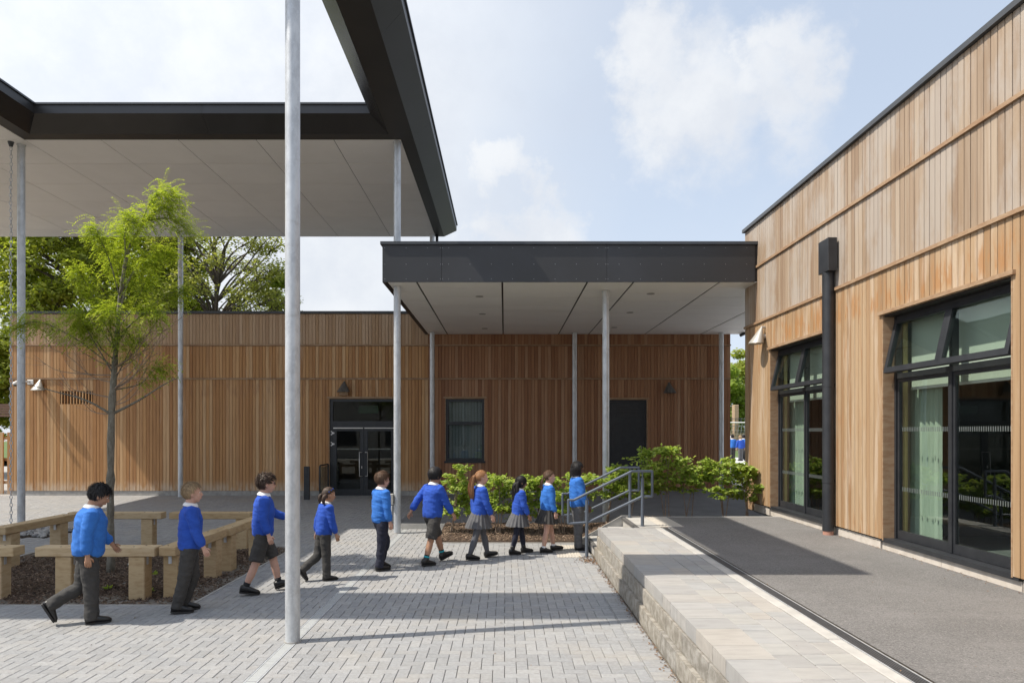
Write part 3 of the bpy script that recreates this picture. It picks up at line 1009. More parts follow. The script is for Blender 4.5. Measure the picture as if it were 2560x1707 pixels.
z0, z1 = ZTOP - 0.034, ZTOP
m.box(OX0 + g, IX0 - g, OY0 + g, OY1 - g, z0, z1)
m.box(IX1 + g, OX1 - g, OY0 + g, OY1 - g, z0, z1)
m.box(IX0 - g, IX1 + g, OY0 + g, IY0 - g, z0, z1)
m.box(IX0 - g, IX1 + g, IY1 + g, OY1 - g, z0, z1)
m.build('roof_capping', m_cap, rc)
# dark soffit margins
PX1, PY0 = -2.08, 13.69
m = MB()
zz = ZS + 0.002
for (x0, x1, y0, y1) in ((TX1, SX1, SY0, TY1), (TX1 - 0.0, SX1, TY1, PY0), (PX1, SX1, PY0, SY1), (TX0, TX1, TY1, PY0), (TX0, TX1, SY0, TY0),
                         (-9.63, TX0, SY0 + .35, PY0)):
    m.quad((x0, y0, zz), (x0, y1, zz), (x1, y1, zz), (x1, y0, zz))
m.build('soffit_margin', m_darkb, rc)
# light soffit panels
xs = [-2.08, -3.43, -4.99, -6.55, -8.10, -9.63, -11.18, -12.73, -14.28, -15.63]
ys = [PY0 + 1.22 * k for k in range(6)] + [SY1]
pc = {}


def soffit_panel(x0, x1, y0, y1, z, name, parent, mat, gx=0.014, gy=0.014):
    key = (round(x1 - x0, 3), round(y1 - y0, 3), name)
    if key not in pc:
        w_, h_ = x1 - x0 - gx, y1 - y0 - gy
        pc[key] = MB().box(0, w_, 0, h_, 0, 0.01).mesh(name, mat)
    link(name, pc[key], parent, (x0 + gx / 2, y0 + gy / 2, z))


for xa, xb in zip(xs, xs[1:]):
    for ya, yb in zip(ys, ys[1:]):
        soffit_panel(xb, xa, ya, yb, ZS - 0.003, 'soffit_panel', rc, m_soffit)
ys2 = [PY0 - 1.22 * k for k in range(6)] + [SY0 + .35]
for xa, xb in zip(xs[5:], xs[6:]):
    for yb, ya in zip(ys2, ys2[1:]):
        soffit_panel(xb, xa, ya, yb, ZS - 0.003, 'soffit_panel', rc, m_soffit)


def column(x, y, z0, z1, label, r=0.0705, chain=False, cap=True):
    e = empty('steel_column', (x, y, z0), label, 'column', 'round galvanised columns')
    m = MB()
    m.tube([(x, y, z0 - 0.02), (x, y, z1)], r, 28)
    m.build('shaft', m_galv, e, auto=40)
    m = MB()
    m.tube([(x, y, z1 - 0.02), (x, y, z1 + 0.0)], r + 0.012, 28)
    m.build('head_collar', m_galv, e, auto=40)
    m = MB()
    m.tube([(x, y, z0 - 0.02), (x, y, z0 + 0.012)], r + 0.012, 28)
    m.build('base_collar', m_conc, e, auto=40)
    return e


column(-2.07, 6.66, 0, ZS, 'near galvanised column standing on the slotted drain between the third and fourth child')
column(-2.17, 13.77, 0, ZS, 'tall galvanised column rising past the left front corner of the entrance canopy')
column(-9.86, 13.92, 0, ZS, 'leftmost galvanised column with the rain chain hanging beside it')
column(-9.57, 20.15, 0.11, ZS, 'thin far galvanised column between the young tree and the door')
column(-2.15, 20.2, 0.12, ZS, 'far galvanised column just left of the two pane window')

# rain chain: one mesh of links under the canopy gutter outlet
rn = empty('rain_chain', (-9.97, 13.78, 0.05), 'steel rain chain hanging down the left side of the leftmost column', 'chain')
me_link = MB()
n = 10
rr = []
for k in range(n):
    t = 2 * math.pi * k / n
    c = Vector((0.022 * math.cos(t), 0, 0.045 * math.sin(t)))
    d = Vector((math.cos(t), 0, math.sin(t)))
    rr.append([(c + d * (0.0075 * math.cos(2 * math.pi * j / 5)) + Vector((0, 1, 0)) * (0.0075 * math.sin(2 * math.pi * j / 5)))[:] for j in range(5)])
rr.append(rr[0])
me_link.rings(rr, cap=False)
mel = me_link.mesh('chain_link', m_galv, None, True)
nl = int((ZS - 0.05) / 0.078)
for k in range(nl):
    o = link('chain_link', mel, rn, (-9.97 + 0.006 * math.sin(k * 0.35), 13.78, 0.10 + k * 0.078))
    o.rotation_euler = (0, random.uniform(-.08, .08), (k % 2) * math.pi / 2 + 0.4)
m = MB()
m.tube([(-9.97, 13.78, ZS - 0.10), (-9.97, 13.78, ZS)], [0.03, 0.06], 12)
m.build('outlet_funnel', m_frame, rn)
m = MB()
m.box(-2.06, -1.98, 20.3, 20.38, 5.7, 8.0)
o = m.build('square_downpipe', m_frame)
setp(o, 'short dark square downpipe between the tall canopy and the entrance canopy roof', 'downpipe')

# ------------------------------------------------------------------ entrance canopy
EX0, EX1, EY0, EY1 = -2.40, 8.6, 13.37, 20.57
ec = empty('entrance_canopy', (2.5, 17, 4.97), 'low entrance canopy with deep dark fascia and white boarded soffit', 'canopy')
ZE = 4.97
for a, b in ((EX0, -1.24), (-1.24, 2.0), (2.0, RX - .05)):
    MB().bbox(a + 0.002, b - 0.002, EY0, EY0 + 0.02, ZE, 5.70, 0.002).build('fascia_panel', m_dark, ec)
for a, b in ((EY0 + 0.022, 15.8), (15.8, 18.2), (18.2, EY1)):
    MB().box(EX0, EX0 + 0.02, a + 0.002, b - 0.002, ZE, 5.70).build('fascia_panel', m_dark, ec)
m = MB()
for xx in [EX0 + .05 + 0.417 * k for k in range(18)] + [-1.26, -1.22, 1.98, 2.02]:
    for z in (ZE + 0.06, 5.32, 5.64):
        if xx < RX - 0.1:
            m.tube([(xx, EY0 - 0.003, z), (xx, EY0 + 0.004, z)], 0.005, 6)
setp(m.build('fixing_screws', m_steel, ec), kind='stuff')
MB().box(EX0 - 0.035, RX + .05, EY0 - 0.035, EY1, 5.703, 5.76).build('capping', m_cap, ec)
m = MB()
m.box(EX0 + 0.022, EX1, EY0 + 0.022, EY1, ZE + 0.03, 5.70)
m.build('roof_core', m_darkb, ec)
m = MB()
m.box(EX0 + 0.022, EX0 + 0.085, EY0 + 0.022, EY1, ZE + .001, ZE + 0.028)
m.build('soffit_edge_trim', m_darkb, ec)
gx = [EX0 + 0.085, -1.73, -0.05, 1.62, 2.53, 4.22, 5.90, 7.5, EX1]
for i, (xa, xb) in enumerate(zip(gx, gx[1:])):
    rr_ = random.Random(i + 5)
    y = EY0 + 0.022
    while y < EY1 - 0.05:
        y2 = min(EY1, y + rr_.choice((0.45, 0.6, 0.9, 1.05)))
        soffit_panel(xa + 0.018, xb - 0.018, y, y2, ZE + 0.004, 'soffit_board', ec, m_soffit2, 0.0, 0.012)
        y = y2
m_dl = surf('downlight_ring', (0.35, 0.34, 0.33), rough=0.4)
for (x, y) in ((-0.55, 14.8), (-0.56, 17.0), (-0.57, 19.4), (3.1, 14.5), (3.08, 16.8), (3.08, 19.2)):
    m = MB()
    m.tube([(x, y, ZE - 0.006), (x, y, ZE + 0.003)], 0.085, 16)
    m.build('downlight', m_dl, ec)
column(2.10, 14.2, 0.14, ZE, 'front galvanised column of the entrance canopy, beside the handrails')
column(2.07, 20.25, 0.2, ZE, 'far galvanised column between the two pane window and the black door')
column(6.42, 20.25, 0.3, ZE, 'far right galvanised column near the corner of the timber block')
m = MB()
m.tube([(7.0, 20.3, 4.9), (8.2, 19.0, 5.5)], 0.05, 8)
o = m.build('sloping_pipe', m_frame)
setp(o, 'dark pipe sloping out from under the entrance canopy beside the trees', 'pipe')

# ------------------------------------------------------------------ block opposite, behind the camera (mirrored in the panes)
ob = empty('opposite_building', (-3, -13, 0), 'pale boarded school block across the courtyard, mirrored in the door glass', 'building')
MB().box(-18, 10, -20, -13.05, -0.1, 4.6).build('wall_core', m_conc, ob)
mb = MB()
for k in range(140):
    mb.box(-18 + k * 0.2, -17.82 + k * 0.2, -13.05, -13.02, 0.2, 4.5)
setp(mb.build('wall_boards', surf('pale_grey_boards', (0.42, 0.40, 0.37), (0.34, 0.32, 0.30), scale=(20, 20, 1), rough=0.7), ob), kind='stuff')
MB().box(-18.1, 10.1, -20.1, -12.95, 4.6, 4.72).build('coping', m_cap, ob)
for x in (-14, -9.5, -5, -0.5, 4):
    MB().box(x, x + 2.2, -13.02, -12.99, 0.9, 2.8).build('window', m_frame, ob)
# =================================================================== paving
PLX0, PLX1, PLY0, PLY1 = -8.0, -3.70, 8.05, 12.20     # planter
CHX0, CHX1 = -2.14, -2.02                             # drain channel
HDR = 1.235                                           # header course beside the wall
a = 0.1015
PAV_X0, PAV_X1, PAV_Y0, PAV_Y1 = -19.0, HDR, 3.6, YF
bx = []


def clip_add(x0, x1, y0, y1):
    x0, x1, y0, y1 = max(x0, PAV_X0), min(x1, PAV_X1), max(y0, PAV_Y0), min(y1, PAV_Y1)
    if x1 - x0 < 0.015 or y1 - y0 < 0.015:
        return
    # channel
    if x0 < CHX1 and x1 > CHX0:
        if x0 < CHX0: clip_add(x0, CHX0, y0, y1)
        if x1 > CHX1: clip_add(CHX1, x1, y0, y1)
        return
    # planter
    if x0 < PLX1 and x1 > PLX0 and y0 < PLY1 and y1 > PLY0:
        if x0 < PLX0: clip_add(x0, PLX0, y0, y1)
        if x1 > PLX1: clip_add(PLX1, x1, y0, y1)
        xa, xb = max(x0, PLX0), min(x1, PLX1)
        if y0 < PLY0: clip_add(xa, xb, y0, PLY0)
        if y1 > PLY1: clip_add(xa, xb, PLY1, y1)
        return
    # asphalt path and hedge bed
    if x1 > -1.25 and y1 > 12.55 and x0 < 9:
        if x0 < -1.25: clip_add(x0, -1.25, y0, y1)
        xa = max(x0, -1.25)
        if y0 < 12.55: clip_add(xa, x1, y0, 12.55)
        return
    if x1 > -2.3 and y1 > 14.3:
        if x0 < -2.3: clip_add(x0, -2.3, y0, y1)
        if y0 < 14.3: clip_add(max(x0, -2.3), x1, y0, 14.3)
        return
    # cobble patch at the left column
    if x0 < -8.9 and x1 > -10.2 and y0 < 14.25 and y1 > 13.2:
        return
    bx.append((x0, x1, y0, y1))


ni0, ni1 = int(PAV_X0 / a) - 2, int(PAV_X1 / a) + 2
nj0, nj1 = int(PAV_Y0 / a) - 2, int(PAV_Y1 / a) + 2
for i in range(ni0, ni1):
    for j in range(nj0, nj1):
        k = (i - j) % 4
        if k == 0:
            clip_add(i * a, (i + 2) * a, j * a, (j + 1) * a)
        elif k == 3:
            clip_add(i * a, (i + 1) * a, j * a, (j + 2) * a)
PAV_X1 = 1.46
y = 3.6
while y < 12.5:
    bx.append((HDR, HDR + 0.2, y, y + a))
    y += a
pr = random.Random(11)


def vis(b):
    x, y = (b[0] + b[1]) / 2, (b[2] + b[3]) / 2
    px, py = 1262 + x * 1707 / y, 1078 + 2.05 * 1707 / y
    return -20 < px < 2580 and py < 1725 and px > -20


def score(b):
    y = (b[2] + b[3]) / 2
    return (b[1] - b[0]) * (b[3] - b[2]) / y ** 3 if vis(b) else 0


bx = [b for b in bx if (lambda x, y: -200 < 1262 + x * 1707 / y < 2700 and 1078 + 3499 / y < 1900)((b[0] + b[1]) / 2, (b[2] + b[3]) / 2)]
bx.sort(key=score, reverse=True)
pav = MB()
pav.quad((-30, -8, -0.016), (1.5, -8, -0.016), (1.5, 14.0, -0.016), (-30, 14.0, -0.016))
pav.quad((-30, 14.0, -0.016), (1.5, 14.0, -0.016), (1.5, YF + .1, 0.105), (-30, YF + .1, 0.105))
pav_o = setp(pav.build('courtyard_paving', m_joint), kind='structure')


def paver_geo(m, x0, x1, y0, y1, zf, g=0.004, c=0.0045, tilt=0.0):
    x0 += g / 2; x1 -= g / 2; y0 += g / 2; y1 -= g / 2
    if x1 - x0 < 0.01 or y1 - y0 < 0.01:
        return
    vs = [(x0, y0, zf(x0, y0) - .02), (x1, y0, zf(x1, y0) - .02), (x1, y1, zf(x1, y1) - .02), (x0, y1, zf(x0, y1) - .02),
          (x0, y0, zf(x0, y0) - c), (x1, y0, zf(x1, y0) - c), (x1, y1, zf(x1, y1) - c), (x0, y1, zf(x0, y1) - c),
          (x0 + c, y0 + c, zf(x0, y0)), (x1 - c, y0 + c, zf(x1, y0)), (x1 - c, y1 - c, zf(x1, y1)), (x0 + c, y1 - c, zf(x0, y1))]
    fs = [(8, 9, 10, 11)]
    for i in range(4):
        j = (i + 1) % 4
        fs.append((i, j, 4 + j, 4 + i))
        fs.append((4 + i, 4 + j, 8 + j, 8 + i))
    m.add(vs, fs)


pcache = {}
rest = MB()
for i, (x0, x1, y0, y1) in enumerate(bx):
    dz = pr.uniform(-0.0012, 0.0012)
    if i < 300:
        key = (round(x1 - x0, 3), round(y1 - y0, 3))
        if key not in pcache:
            m = MB()
            paver_geo(m, 0, x1 - x0, 0, y1 - y0, lambda x, y: 0.0)
            pcache[key] = m.mesh('paver', m_paver)
        o = link('paver', pcache[key], pav_o, (x0, y0, gz((x0 + x1) / 2, y0) + dz))
        o.rotation_euler = (pr.uniform(-.004, .004), pr.uniform(-.004, .004), 0)
    else:
        t1, t2 = pr.uniform(-.004, .004), pr.uniform(-.004, .004)
        paver_geo(rest, x0, x1, y0, y1, lambda x, y: gz(-9, y) + dz + t1 * (x - x0) + t2 * (y - y0))
setp(rest.build('far_pavers', m_paver, pav_o), kind='stuff')

# slotted drain channel
ch = empty('drain_channel', (-2.08, 9, 0), 'narrow slotted drain channel running through the paving under the near column', 'drain')
y = 3.6
while y < 14.2:
    y2 = y + 0.5
    if not (6.45 < (y + y2) / 2 < 6.85):
        MB().box(CHX0 + 0.018, CHX1 - 0.018, y + 0.002, y2 - 0.002, -0.02, 0.001).build('slotted_cover', m_slot, ch)
    y = y2
for xx in (CHX0 + 0.002, CHX1 - 0.015):
    MB().box(xx, xx + 0.013, 3.6, 14.25, -0.02, 0.002).build('channel_edge', m_galv, ch)

# ------------------------------------------------------------------ planter
pl = MB()
nx, ny = 40, 40
vs, fs = [], []
for i in range(nx + 1):
    for j in range(ny + 1):
        x = PLX0 + (PLX1 - PLX0) * i / nx
        y = PLY0 + (PLY1 - PLY0) * j / ny
        e_ = min(i, nx - i, j, ny - j)
        z = -0.035 + 0.03 * min(1, e_ / 6) + 0.02 * noise.noise((x * 2.3, y * 2.3, 0)) + 0.012 * noise.noise((x * 9, y * 9, 3))
        vs.append((x, y, z))
for i in range(nx):
    for j in range(ny):
        q = i * (ny + 1) + j
        fs.append((q, q + ny + 1, q + ny + 2, q + 1))
pl.add(vs, fs)
setp(pl.build('planter_bed', m_mulch, smooth=True), kind='structure')
m = MB()
t = 0.035
m.box(PLX0 - .001, PLX1 + .001, PLY0 - 0.002, PLY0 + t, -0.06, 0.004)
m.box(PLX0 - .001, PLX1 + .001, PLY1 - t, PLY1 + 0.002, -0.06, 0.004)
m.box(PLX0 - 0.002, PLX0 + t, PLY0 + t, PLY1 - t, -0.06, 0.004)
m.box(PLX1 - t, PLX1 + 0.002, PLY0 + t, PLY1 - t, -0.06, 0.004)
setp(m.build('planter_edging', m_conc), kind='structure')


def chips(name, n, area, zf, seed, lmin=0.018, lmax=0.065, lift=0.02):
    rr = random.Random(seed)
    m = MB()
    for _ in range(n):
        x, y = rr.uniform(area[0], area[1]), rr.uniform(area[2], area[3])
        L, W = rr.uniform(lmin, lmax), rr.uniform(0.006, 0.02)
        q = Euler((rr.gauss(0, .45), rr.gauss(0, .45), rr.uniform(0, 6.28))).to_matrix()
        c = Vector((x, y, zf(x, y) + rr.uniform(0.0, lift)))
        h = 0.003
        pts = [Vector((-L / 2, -W / 2, h)), Vector((L / 2, -W * rr.uniform(.1, .5), h)), Vector((L / 2 * rr.uniform(.7, 1), W / 2, h)), Vector((-L / 2, W * rr.uniform(.2, .5), h))]
        top = [(c + q @ p)[:] for p in pts]
        bot = [(c + q @ (p - Vector((0, 0, 2 * h))))[:] for p in pts]
        m.add(top + bot, [(0, 1, 2, 3), (0, 4, 5, 1), (1, 5, 6, 2), (2, 6, 7, 3), (3, 7, 4, 0)])
    return m


def plz(x, y):
    e_ = min((x - PLX0) / (PLX1 - PLX0) * nx, (PLX1 - x) / (PLX1 - PLX0) * nx, (y - PLY0) / (PLY1 - PLY0) * ny, (PLY1 - y) / (PLY1 - PLY0) * ny)
    return -0.035 + 0.03 * min(1, e_ / 6) + 0.02 * noise.noise((x * 2.3, y * 2.3, 0))


o = chips('bark_chips', 15000, (PLX0 + .05, PLX1 - .05, PLY0 + .05, PLY1 - .05), plz, 21).build('bark_chips', m_chip)
setp(o, 'loose brown bark chips covering the planter round the young tree', 'bark mulch', kind='stuff')

# ------------------------------------------------------------------ benches
BZ = 0.63


def bench(name_label, x0, x1, y0, y1, along, posts, clip_end=True):
    e = empty('timber_bench', ((x0 + x1) / 2, (y0 + y1) / 2, 0), name_label, 'bench', 'timber beam benches round the planter')
    MB().bbox(x0, x1, y0, y1, BZ - 0.115, BZ, 0.008).build('seat_beam', m_timber, e)
    for p in posts:
        if along == 'x':
            MB().bbox(p - 0.10, p + 0.10, y0 + 0.015, y1 - 0.015, -0.06, BZ - 0.117, 0.008).build('post', m_timber, e)
            m = MB()
            m.box(p + 0.102, p + 0.108, y0 + 0.06, y0 + 0.10, BZ - 0.22, BZ - 0.118)
            m.box(p + 0.104, p + 0.15, y0 + 0.06, y0 + 0.10, BZ - 0.122, BZ - 0.117)
        else:
            MB().bbox(x0 + 0.015, x1 - 0.015, p - 0.10, p + 0.10, -0.06, BZ - 0.117, 0.008).build('post', m_timber, e)
            m = MB()
            m.box((x0 + x1) / 2 - 0.02, (x0 + x1) / 2 + 0.02, p - 0.108, p - 0.102, BZ - 0.22, BZ - 0.118)
            m.box((x0 + x1) / 2 - 0.02, (x0 + x1) / 2 + 0.02, p - 0.15, p - 0.104, BZ - 0.122, BZ - 0.117)
        m.build('angle_bracket', m_galv, e)
        m = MB()
        for s in (-0.05, 0.05):
            q = (p + s, (y0 + y1) / 2 + s) if along == 'x' else ((x0 + x1) / 2 + s, p + s)
            m.tube([(q[0], q[1], BZ - 0.002), (q[0], q[1], BZ + 0.003)], 0.011, 8)
        m.build('bolt_heads', m_frame, e)
    return e


bench('timber bench at the front of the planter, behind the leftmost boy', -5.76, -4.29, 8.36, 8.57, 'x', (-5.42, -4.52))
bench('timber bench cut off by the left edge of the picture, front of the planter', -7.45, -6.02, 8.36, 8.57, 'x', (-7.1, -6.28))
bench('timber bench on the left side of the planter, in front of the chain column', -7.62, -7.40, 10.12, 11.78, 'y', (10.35, 11.5))
bench('timber bench at the back left of the planter, behind the young tree', -7.66, -6.02, 11.95, 12.15, 'x', (-7.4, -6.28))
bench('timber bench at the back right of the planter, behind the fair haired boy', -5.88, -4.45, 11.95, 12.15, 'x', (-5.6, -4.62))
bench('timber bench on the right side of the planter, far one, behind the boy with glasses', -4.24, -4.03, 10.02, 11.60, 'y', (10.2, 11.35))
bench('timber bench on the right side of the planter, near one, beside the fair haired boy', -4.26, -4.05, 8.40, 9.95, 'y', (8.58, 9.72))

# uplight in the bark
e = empty('ground_uplight', (-5.22, 9.6, 0), 'small black spotlight standing in the bark near the young tree', 'lamp')
m = MB()
m.tube([(-5.22, 9.6, 0.0), (-5.22, 9.6, 0.10), (-5.22, 9.6, 0.11), (-5.22, 9.58, 0.20)], [0.02, 0.02, 0.05, 0.075], 14)
m.build('housing', m_frame, e, auto=40)
m = MB()
m.tube([(-5.22, 9.579, 0.2), (-5.22, 9.578, 0.206)], [0.062, 0.06], 14)
m.build('lens', m_lens, e)

# river cobbles under the rain chain
m = MB()
m.quad((-10.2, 13.2, 0.004), (-8.85, 13.2, 0.004), (-8.85, 14.3, 0.004), (-10.2, 14.3, 0.004))
cob = setp(m.build('cobble_patch', m_mulch), kind='structure')
rr = random.Random(5)
pebs = []
for k in range(4):
    b_ = MB()
    b_.ellipsoid((0, 0, 0), (0.075, 0.05, 0.03), 9, 6)
    vv = [Vector(p) * (1 + 0.25 * noise.noise((p[0] * 20 + k * 9, p[1] * 20, p[2] * 20))) for p in b_.v]
    b_.v = [p[:] for p in vv]
    pebs.append(b_.mesh('cobble', m_stone, None, True))
for k in range(210):
    x, y = rr.uniform(-10.15, -8.9), rr.uniform(13.22, 14.26)
    if (x + 9.86) ** 2 + (y - 13.92) ** 2 < 0.015:
        continue
    o = link('cobble', pebs[k % 4], cob, (x, y, 0.02 + rr.uniform(0, 0.03)))
    o.rotation_euler = (rr.gauss(0, .2), rr.gauss(0, .2), rr.uniform(0, 6.28))
    s = rr.uniform(0.5, 1.15)
    o.scale = (s, s, s)

# ------------------------------------------------------------------ terrace
mt = MB()
mt.box(1.52, 5.2, -6, 11.0, -0.05, TZ - 0.012)
mt.box(2.14, 5.2, 11.0, 12.36, -0.05, TZ - 0.012)
ter = setp(mt.build('terrace', m_joint), kind='structure')
m = MB()
m.quad((2.66, -6, TZ), (5.06, -6, TZ), (5.06, 12.40, TZ), (2.66, 12.40, TZ))
m.quad((2.64, 10.98, TZ - .001), (2.66, 10.98, TZ - .001), (2.66, 11.04, TZ - .001), (2.64, 11.04, TZ - .001))
m.quad((2.52, 11.10, TZ - .0005), (2.66, 11.10, TZ - .0005), (2.66, 12.36, TZ - .0005), (2.52, 12.36, TZ - .0005))
setp(m.build('asphalt_terrace', m_asph), kind='structure')
m = MB()
m.box(2.10, 5.04, 12.362, 12.43, 0.0, TZ + 0.004)
setp(m.build('terrace_kerb', m_kerb), kind='structure')
# drain along the terrace
dr_ = empty('terrace_drain', (2.59, 5, TZ), 'dark grated drain with pale edges between the stone paving and the asphalt', 'drain')
y = 2.0
while y < 10.9:
    y2 = min(y + 1.0, 10.98)
    MB().box(2.53, 2.625, y + .001, y2 - .001, TZ - 0.03, TZ + 0.001).build('grating', m_grate, dr_)
    y = y2
for xx in (2.521, 2.627):
    MB().box(xx, xx + 0.008, 2.0, 10.98, TZ - 0.03, TZ + 0.003).build('steel_edge', m_galv, dr_)
# terrace pavers: rows of three sizes
rr = random.Random(17)
rows = [(1.852, 2.062), (2.062, 2.237), (2.237, 2.412)]
tcache = {}


def tblock(x0, x1, y0, y1, mat, name, parent, h=0.03, g=0.006, zz=TZ):
    key = (round(x1 - x0, 3), round(y1 - y0, 3), name)
    if key not in tcache:
        tcache[key] = MB().bbox(g / 2, x1 - x0 - g / 2, g / 2, y1 - y0 - g / 2, -h, 0, 0.004).mesh(name, mat)
    o = link(name, tcache[key], parent, (x0, y0, zz + rr.uniform(-.0015, .0015)))
    o.rotation_euler = (rr.uniform(-.005, .005), rr.uniform(-.005, .005), rr.uniform(-.003, .003))
    return o


for (xa, xb) in rows:
    y = 2.6 + rr.uniform(0, .2)
    while y < 10.98:
        L = rr.choice((0.16, 0.21, 0.21, 0.26, 0.32))
        y2 = min(y + L, 10.99)
        if y2 - y > 0.04:
            tblock(xa, xb, y, y2, m_coping, 'terrace_paver', ter)
        y = y2
y = 2.4
while y < 10.98:
    y2 = min(y + 0.9, 10.99)
    tblock(2.412, 2.518, y, y2, m_kerb, 'edging_stone', ter, zz=TZ + 0.003)
    y = y2

# ------------------------------------------------------------------ retaining wall
rw = empty('retaining_wall', (1.5, 7, 0), 'low split faced stone retaining wall along the terrace edge', 'wall')


def split_block(name, x0, x1, y0, y1, z0, z1, mat, parent, rough=0.008):
    """block whose -X face is a rough grid"""
    m = MB()
    n1, n2 = 4, 3
    g = []
    sd = rr.uniform(0, 99)
    for i in range(n1 + 1):
        for j in range(n2 + 1):
            ed = 0 if 0 < i < n1 and 0 < j < n2 else 1
            d = (0.0 if ed else rough * 0.25) + rough * 0.55 * noise.noise((i * 1.7 + sd, j * 1.3, sd))
            g.append((x0 - d, y0 + (y1 - y0) * i / n1, z0 + (z1 - z0) * j / n2))
    fs = []
    for i in range(n1):
        for j in range(n2):
            q = i * (n2 + 1) + j
            fs.append((q, q + 1, q + n2 + 2, q + n2 + 1))
    m.add(g, fs)
    w_ = n2 + 1
    top = [i * w_ + n2 for i in range(n1 + 1)]
    b0 = len(m.v)
    m.v += [(x1, y0, z1), (x1, y1, z1), (x1, y0, z0), (x1, y1, z0)]
    m.f.append(tuple(reversed(top)) [::-1] + (b0 + 1, b0))
    m.f.append(tuple(reversed([j for j in range(n2 + 1)])) + (b0 + 2, b0))
    m.f.append(tuple(n1 * w_ + j for j in range(n2 + 1)) + (b0 + 1, b0 + 3))
    return m.build(name, mat, parent)


y = 2.6
while y < 11.0:
    y2 = min(y + rr.choice((0.24, 0.30, 0.36, 0.42)), 11.02)
    if y2 - y > 0.06:
        split_block('coping_stone', 1.502, 1.85, y + .002, y2 - .002, 0.375, TZ + 0.002, m_coping, rw, 0.006)
    y = y2
for (x0, z0, z1) in ((1.485, 0.195, 0.365), (1.448, 0.0, 0.187)):
    y = 2.6 - rr.uniform(0, .3)
    while y < 11.0:
        y2 = min(y + rr.choice((0.44, 0.60, 0.75)), 11.02)
        if y2 - y > 0.06:
            split_block('wall_block', x0, 1.72, y + .003, y2 - .003, z0, z1, m_split, rw, 0.012)
        y = y2
MB().box(1.53, 1.72, 2.5, 11.0, 0.0, 0.37).build('mortar_core', surf('buff_mortar', (0.50, 0.38, 0.25), rough=0.95), rw)

# ------------------------------------------------------------------ steps
st = empty('entrance_steps', (1.8, 11.7, 0), 'three stone steps with dark nosings rising between two grey handrails', 'steps')
noses = [1.46, 1.79, 2.12]
for k, x in enumerate(noses):
    z = TZ / 3 * (k + 1)
    x2 = noses[k + 1] + .01 if k < 2 else 2.14
    MB().box(x + 0.012, x2, 11.03, 12.36, 0.0, z - 0.036).build('riser', m_kerb, st)
    if k < 2:
        MB().bbox(x + 0.062, x2 + 0.0, 11.03, 12.36, z - 0.035, z, 0.003).build('tread', m_kerb, st)
    MB().bbox(x - 0.006, x + 0.060, 11.03, 12.36, z - 0.045, z + 0.001, 0.003).build('nosing', surf('dark_nosing', (0.12, 0.115, 0.11), rough=0.7) if k == 0 else bpy.data.materials['dark_nosing'], st)
m = MB()   # sloping side kerb at the far side of the steps
m.rings([[(x, 12.365, z) for x, z in ((1.38, -0.02), (1.38, 0.10), (2.12, 0.52), (2.3, 0.52), (2.3, -0.02))],
         [(x, 12.43, z) for x, z in ((1.38, -0.02), (1.38, 0.10), (2.12, 0.52), (2.3, 0.52), (2.3, -0.02))]])
m.build('side_kerb', m_kerb, st)
# landing slab and corduroy warning paving
MB().box(2.182, 2.52, 11.03, 12.36, TZ - 0.03, TZ + 0.003).build('landing_slab', m_kerb, st)
def corduroy(x0, x1, y0, y1, z, parent, mat):
    b_ = MB().box(x0, x1, y0, y1, z - 0.03, z + 0.001).build('tactile_slab', mat, parent)
    n_ = int((x1 - x0) / 0.05)
    for k in range(n_):
        xx = x0 + (k + 0.5) * (x1 - x0) / n_
        m = MB()
        m.tube([(xx, y0 + .01, z), (xx, y1 - .01, z)], [(0.012, 0.006)] * 2, 6)
        m.build('tactile_rib', mat, parent)


m_tact = surf('buff_tactile_slab', (0.50, 0.46, 0.395), (0.44, 0.40, 0.345), scale=(6, 6, 6), rough=0.85)
corduroy(2.525, 2.92, 11.10, 12.36, TZ + 0.002, st, m_tact)
corduroy(0.86, 1.26, 11.1, 12.3, 0.003, st, m_tact)


def handrail(y, label):
    e = empty('handrail', (1.7, y, 0), label, 'handrail', 'grey tubular handrails at the steps')
    A, B, Cc, Dd, E, F, G, H = (1.04, .93), (1.13, .93), (2.08, 1.40), (2.41, 1.40), (2.41, .99), (2.25, .99), (1.36, .565), (1.04, .545)
    rt = 0.0215
    def seg(pts, nm, r=rt):
        m = MB()
        for p, q in zip(pts, pts[1:]):
            m.tube([(p[0], y, p[1]), (q[0], y, q[1])], r, 12)
        for p in pts:
            m.ellipsoid((p[0], y, p[1]), (r, r, r), 10, 6)
        m.build(nm, m_rail, e, auto=35)
    seg([H, A, B, Cc, Dd, E, F], 'top_rail')
    seg([F, G, H], 'lower_rail')
    for (x, z0, z1) in ((1.34, 0.0, 0.93), (2.25, TZ, 1.29)):
        m = MB()
        m.tube([(x, y, z0), (x, y, z1)], 0.028, 14)
        m.tube([(x, y, z1), (x, y, z1 + 0.11)], 0.010, 8)
        m.build('post', m_rail, e, auto=40)
        m = MB()
        m.tube([(x, y, z0), (x, y, z0 + 0.006)], 0.05, 14)
        m.build('base_flange', m_rail, e, auto=40)
    return e


handrail(11.16, 'near grey tubular handrail of the steps, in front of the girl with braids')
handrail(12.28, 'far grey tubular handrail of the steps, behind the girl with braids')

# ------------------------------------------------------------------ hedge bed, path behind
def bedz(x, y):
    t = max(0.0, min(1.0, (x - 1.32) / 0.95))
    hi = TZ - 0.01
    v = max(0.0, min(1.0, (y - 12.5) / 1.75))
    return 0.03 + t * (hi - 0.03) * (1 - v) + v * 0.10


